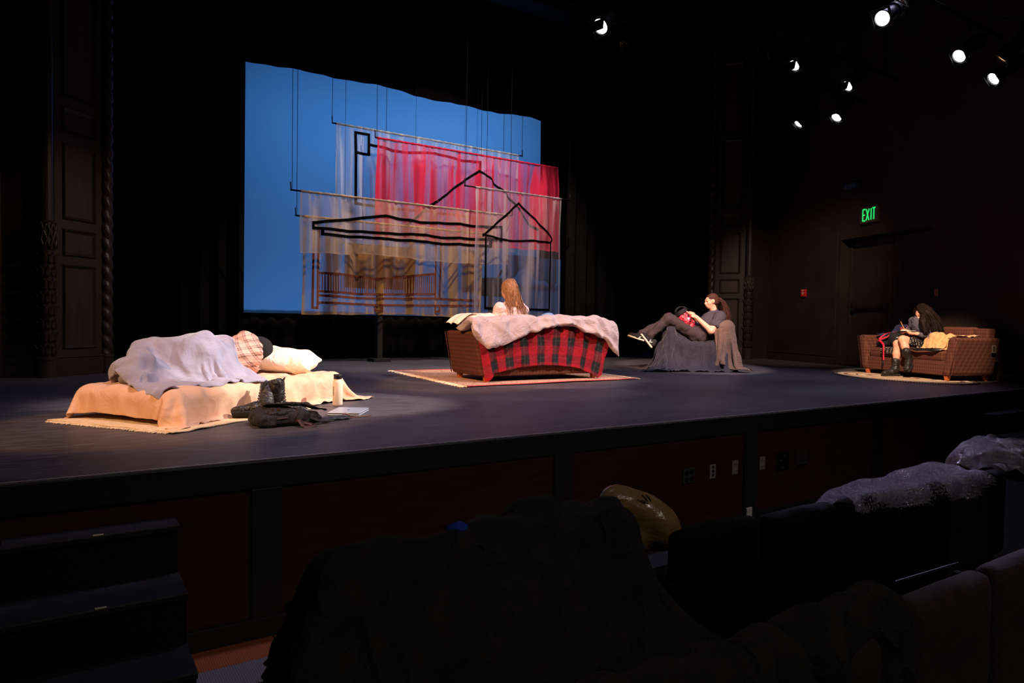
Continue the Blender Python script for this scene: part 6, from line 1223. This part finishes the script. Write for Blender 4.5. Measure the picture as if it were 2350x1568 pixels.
# bubble wrap over the right seats, real bubbles on the nearest stretch, and a clear plastic sheet
def film(name, scale, rough, dmix, opac, vor=True, dist_=0.01):
    t = NT(name); gl = t.n('ShaderNodeBsdfGlossy'); gl.inputs['Roughness'].default_value = rough; gl.inputs['Color'].default_value = (0.9, 0.86, 1.0, 1)
    df = t.n('ShaderNodeBsdfDiffuse'); df.inputs[0].default_value = (0.55, 0.50, 0.62, 1); tpn = t.n('ShaderNodeBsdfTransparent')
    bmp = t.n('ShaderNodeBump'); bmp.inputs['Strength'].default_value = 1.0; bmp.inputs['Distance'].default_value = dist_; bmp.invert = True
    if vor:
        vo = t.n('ShaderNodeTexVoronoi'); vo.inputs['Scale'].default_value = scale; t.l(t.coord('Object'), vo.inputs['Vector']); t.l(vo.outputs['Distance'], bmp.inputs['Height'])
    else: t.l(t.noise(t.coord('Object'), scale, 5, 0.65), bmp.inputs['Height'])
    for x in (gl, df): t.l(bmp.outputs[0], x.inputs['Normal'])
    m1 = t.n('ShaderNodeMixShader'); m1.inputs[0].default_value = dmix; t.l(gl.outputs[0], m1.inputs[1]); t.l(df.outputs[0], m1.inputs[2])
    m2 = t.n('ShaderNodeMixShader'); m2.inputs[0].default_value = opac; t.l(tpn.outputs[0], m2.inputs[1]); t.l(m1.outputs[0], m2.inputs[2]); t.l(m2.outputs[0], t.out.inputs[0]); return t.m
m_bub = film('clear_bubble_film', 75, 0.06, 0.45, 0.45); m_bub2 = film('clear_bubble_film_hanging', 75, 0.05, 0.04, 0.30); m_pla = film('clear_plastic_sheet', 14, 0.12, 0.45, 0.40, False, 0.05)
sp_ = sum([seat_prims(x, y) for x, y, _ in row1], [])+[ell((3.75, 2.08, -0.27), (0.5, 0.16, 0.15)), ell((4.3, 2.04, -0.23), (0.5, 0.16, 0.15))]
bw = thing('bubble_wrap', 'clear bubble wrap lying over the front row seat backs', 'bubble wrap', (3.9, 2.0, -0.5))
X = flat_grid(frame((3.85, 2.0), (1, -0.08)), -0.55, 0.75, -0.20, 0.45, 0.05, 70, 40); X[..., 2] += 0.03*wob(X, 9, 8, 2)
XW = drape(X, sdfun(sp_, -0.955), 70, 8, thick=0.012, bend=0.15, fric=0.6, rest=1.05); XW[..., 2] += 0.012*wob(XW, 26, 10, 4); sheet('film', XW, m_bub, bw, solid=0, subd=1)
X = flat_grid(frame((4.25, 1.72), (1, -0.05)), -0.34, 0.22, -0.45, 0.25, 0.0, 36, 44); X[..., 2] += 0.02*wob(X, 9, 8, 5); X[..., 0] += (0.30*np.linspace(0, 1, 44)-0.05)[None, :]*np.linspace(1, 0.2, 36)[:, None]
XW2 = drape(X, sdfun(sp_, -0.955), 80, 8, thick=0.022, bend=0.15, fric=0.5); sheet('hanging_film', XW2, m_bub2, bw, solid=0, subd=1)
dome = [(0.0045*math.cos(a)*r, 0.0045*math.sin(a)*r, 0.004*z) for r, z in ((1, 0), (0.75, 0.66)) for a in np.linspace(0, 2*math.pi, 6, endpoint=False)]+[(0, 0, 0.004)]
df_ = [(i, (i+1) % 6, 6+(i+1) % 6, 6+i) for i in range(6)]+[(6+i, 6+(i+1) % 6, 12) for i in range(6)]
dome = np.array(dome); g = G(); rb = np.random.default_rng(4)
Nn = np.cross(np.gradient(XW, axis=0), np.gradient(XW, axis=1)); Nn /= np.linalg.norm(Nn, axis=-1, keepdims=True)+1e-9
for i in range(0, 70):
    for j in range(0, 40):
        for q in range(2):
            z = Nn[i, j]; x = axes(np.cross(z, [0.3, 0.7, 0.2]), z)[:, 0]; y = np.cross(z, x); Rr = np.stack([x, y, z], 1)
            g.add(XW[i, j]+Rr@np.array([*rb.uniform(-0.008, 0.008, 2), 0.0])+(dome*1.5)@Rr.T, df_)
tag(g.mk('bubbles', m_bub, bw, smooth=True), None, None, None, 'stuff')
X = flat_grid(frame((5.20, 2.08), (1, -0.05)), -0.38, 0.70, -0.24, 0.24, 0.14, 44, 32); X[..., 2] += 0.06*wob(X, 9, 8, 7)+0.02*wob(X, 40, 10, 2)
XP = drape(X, sdfun(sp_+[ell((5.15, 2.06, -0.12), (0.32, 0.16, 0.12)), ell((5.55, 2.06, -0.16), (0.4, 0.15, 0.12))], -0.955), 50, 8, thick=0.014, bend=0.1, fric=0.7, rest=1.12)
tag(sheet('plastic_sheet', XP, m_pla, None, solid=0, subd=1, crease=0.05, cf_=22, cs=(1, 1, 1)), 'crumpled clear plastic sheet at the far right of the front row', 'plastic sheet')
pt_ = G().box((2.63, 2.02, -0.12), (0.022, 0.003, 0.03), 0.1).mk('paper_note', M('paper_white', (0.85, 0.82, 0.76), 0.8, 0.02), None); tag(pt_, 'small white paper between two black seat backs', 'paper')
# ================================================================== STAGE LIGHTS OVERHEAD
m_fix = M('black_fixture_enamel', (0.003, 0.003, 0.0035), 0.5, 0.1, bst=0.02, spec=0.2); m_lpipe = M('black_batten', (0.003, 0.003, 0.003), 0.8, 0.1, bst=0, spec=0.1)
m_lens = M('lit_lens', (0.9, 0.92, 1.0), 0.2, 0, bst=0, emis=(0.93, 0.95, 1.0), es=6.0)
m_lensw = M('dim_amber_lens', (0.6, 0.4, 0.25), 0.2, 0, bst=0, emis=(1.0, 0.55, 0.25), es=0.6)
m_lens0 = M('unlit_lens', (0.05, 0.05, 0.06), 0.05, 0, bst=0, spec=0.8)
for nm, y0, x0, x1, z, lb in (('lighting_pipe', 4.55, 5.0, 11.3, 4.95, 'front lighting pipe over the stage edge'), ('lighting_pipe', 6.35, 5.0, 11.9, 5.0, 'second lighting pipe over the stage'), ('lighting_pipe', 7.05, 4.5, 12.2, 4.85, 'third lighting pipe over the stage')):
    pp = thing(nm, lb, 'pipe', ((x0+x1)/2, y0, z)); G().tube([(x0, y0, z), (x1, y0, z)], 0.024, 10).mk('tube', m_lpipe, pp, smooth=True)
    for x in np.linspace(x0+0.4, x1-0.4, 4): G().tube([(x, y0, z), (x, y0, 7.5)], 0.006, 5).mk('hanger', m_lpipe, pp)
def fixture(loc, target, label, lens, flap=None, pipe_z=None, r=0.085, power=0, color=None, angle=20, blend=0.4):
    loc = np.array(loc, float); d = np.array(target, float)-loc; d /= np.linalg.norm(d)
    ft_ = thing('stage_light', label, 'stage light', tuple(loc), 'stage lights hung overhead')
    G().lathe([(r*1.02, -0.06), (r*1.02, 0.0), (r*1.10, 0.0), (r*1.16, -0.005), (r*1.16, -0.10), (r*0.95, -0.11), (r*0.95, -0.28), (r*1.15, -0.30), (r*1.15, -0.42), (r*0.8, -0.50), (0.0, -0.51)], loc, 24, ax=d, ends=(0, 1)).mk('barrel', m_fix, ft_, smooth=False)
    G().lathe([(r, -0.012), (r*0.7, 0.004), (r*0.35, 0.011), (0.0, 0.013)], loc-d*0.012, 24, ax=d).mk('lens', lens, ft_, smooth=True)
    s = np.cross(d, [0, 0, 1]); s /= np.linalg.norm(s); u = np.cross(s, d)
    Rm = np.stack([s, d, u], 1)
    gf = G().box(loc+d*0.012+s*r*1.25, (0.012, 0.008, r*1.3), R=Rm).box(loc+d*0.012-s*r*1.25, (0.012, 0.008, r*1.3), R=Rm).box(loc+d*0.012-u*r*1.25, (r*1.3, 0.008, 0.012), R=Rm).box(loc+d*0.012+u*r*1.25, (r*1.3, 0.008, 0.012), R=Rm); gf.mk('colour_frame', m_fix, ft_)
    yk = loc-d*0.27; pz = pipe_z or loc[2]+0.38
    G().tube([yk+s*0.14, yk+s*0.14+np.array([0, 0, 0.2]), yk+np.array([0, 0, 0.24]), yk-s*0.14+np.array([0, 0, 0.2]), yk-s*0.14], 0.010, 6).mk('yoke', m_fix, ft_, smooth=True)
    py = min((4.55, 6.35, 7.05), key=lambda q: abs(q-yk[1])); pz = {4.55: 4.95, 6.35: 5.0, 7.05: 4.85}[py]
    G().tube([yk+np.array([0, 0, 0.22]), (yk[0], py, pz+0.03), (yk[0], py, pz-0.03)], 0.014, 6).mk('clamp', m_fix, ft_)
    if flap:
        side, tilt = flap; v_ = u*side; o = loc+v_*r*1.1+d*0.01
        G().box(o+d*0.07-v_*tilt*0.07, (r*1.25, 0.07, 0.003), R=np.stack([s, (d-v_*tilt)/np.linalg.norm(d-v_*tilt), np.cross(s, (d-v_*tilt)/np.linalg.norm(d-v_*tilt))], 1)).mk('barn_door', m_fix, ft_)
    if power:
        sp_o = spot('lamp', tuple(loc+d*0.03), tuple(loc+d*5), power, color, angle, blend, 0.07); sp_o.parent = ft_; sp_o.location = Vector(loc+d*0.03)-Vector(loc)
BEDT = (1.3, 5.7, 0.2); SOF = (5.1, 7.3, 0.5)
fixture((8.44, 4.72, 4.57), (1.9, 4.6, 0.6), 'brightest round lit stage light at the top right', m_lens, None, 4.95, 0.09, 500, PINK, 14)
fixture((9.90, 4.49, 4.36), (4.4, 5.9, 0.1), 'lit stage light second along the front pipe', m_lens, None, 4.95, 0.085, 500, PINK, 14)
fixture((10.54, 4.34, 4.15), (5.4, 7.4, -0.2), 'lit stage light at the right end of the front pipe', m_lens, None, 4.95, 0.085, 600, WARM, 14)
fixture((9.00, 6.33, 4.60), (4.0, 6.8, 0.2), 'lit stage light with half covered lens on the second pipe, left', m_lens, (1, 0.7), 5.0, 0.08, 300, PINK, 14)
fixture((10.15, 6.19, 4.49), (5.2, 7.2, 0.3), 'lit stage light with half covered lens on the second pipe, right', m_lens, (1, 0.6), 5.0, 0.08, 300, PINK, 14)
fixture((10.55, 7.31, 4.23), (7.9, 8.4, 1.0), 'small tilted lit stage light, lowest and leftmost of the cluster', m_lens, None, 4.85, 0.07)
fixture((10.73, 6.72, 4.23), (6.5, 7.2, -0.6), 'lit stage light beside the lowest tilted one', m_lens, None, 4.85, 0.08)
fixture((5.80, 6.95, 4.60), (3.2, 6.4, 2.2), 'lone lit stage light with barn doors above the centre of the stage', m_lens, (1, 0.9), 4.85, 0.10)
fixture((9.83, 3.96, 4.15), (8.6, 6.6, 1.2), 'dim amber stage light above the front pipe end', m_lensw, (1, 0.8), 4.95, 0.08)
fixture((8.15, 4.35, 4.60), (7.2, 7.2, 1.0), 'dim amber stage light at the upper edge of the picture', m_lensw, None, 4.95, 0.08)
fixture((8.18, 6.26, 4.60), (6.8, 9.0, 1.0), 'unlit stage light left of the half covered ones', m_lens0, None, 5.0, 0.08)
fixture((6.55, 7.30, 4.70), (6.2, 10.0, 1.5), 'unlit stage light near the lone centre one', m_lensw, (1, 0.95), 4.85, 0.05)
# small wall mounted camera above the exit sign
wc = thing('wall_camera', 'small blue tinted camera on a bracket above the exit sign', 'camera', tuple(frR((2.75, -0.1, 3.35))))
fx(frR, G().bb(2.70, 2.98, -0.22, -0.10, 3.36, 3.46)).mk('camera_body', M('blue_grey_plastic', rgb(60, 80, 120), 0.3), wc, bevel=0.015)
fx(frR, G().lathe([(0.0, 0), (0.035, 0), (0.035, 0.03), (0.0, 0.03)], (2.69, -0.16, 3.41), 16, ax=(-1, 0, 0))).mk('camera_lens', m_lens0, wc); fx(frR, G().tube([(2.85, 0.0, 3.5), (2.85, -0.12, 3.5), (2.85, -0.14, 3.44)], 0.012, 6)).mk('bracket', m_fix, wc)
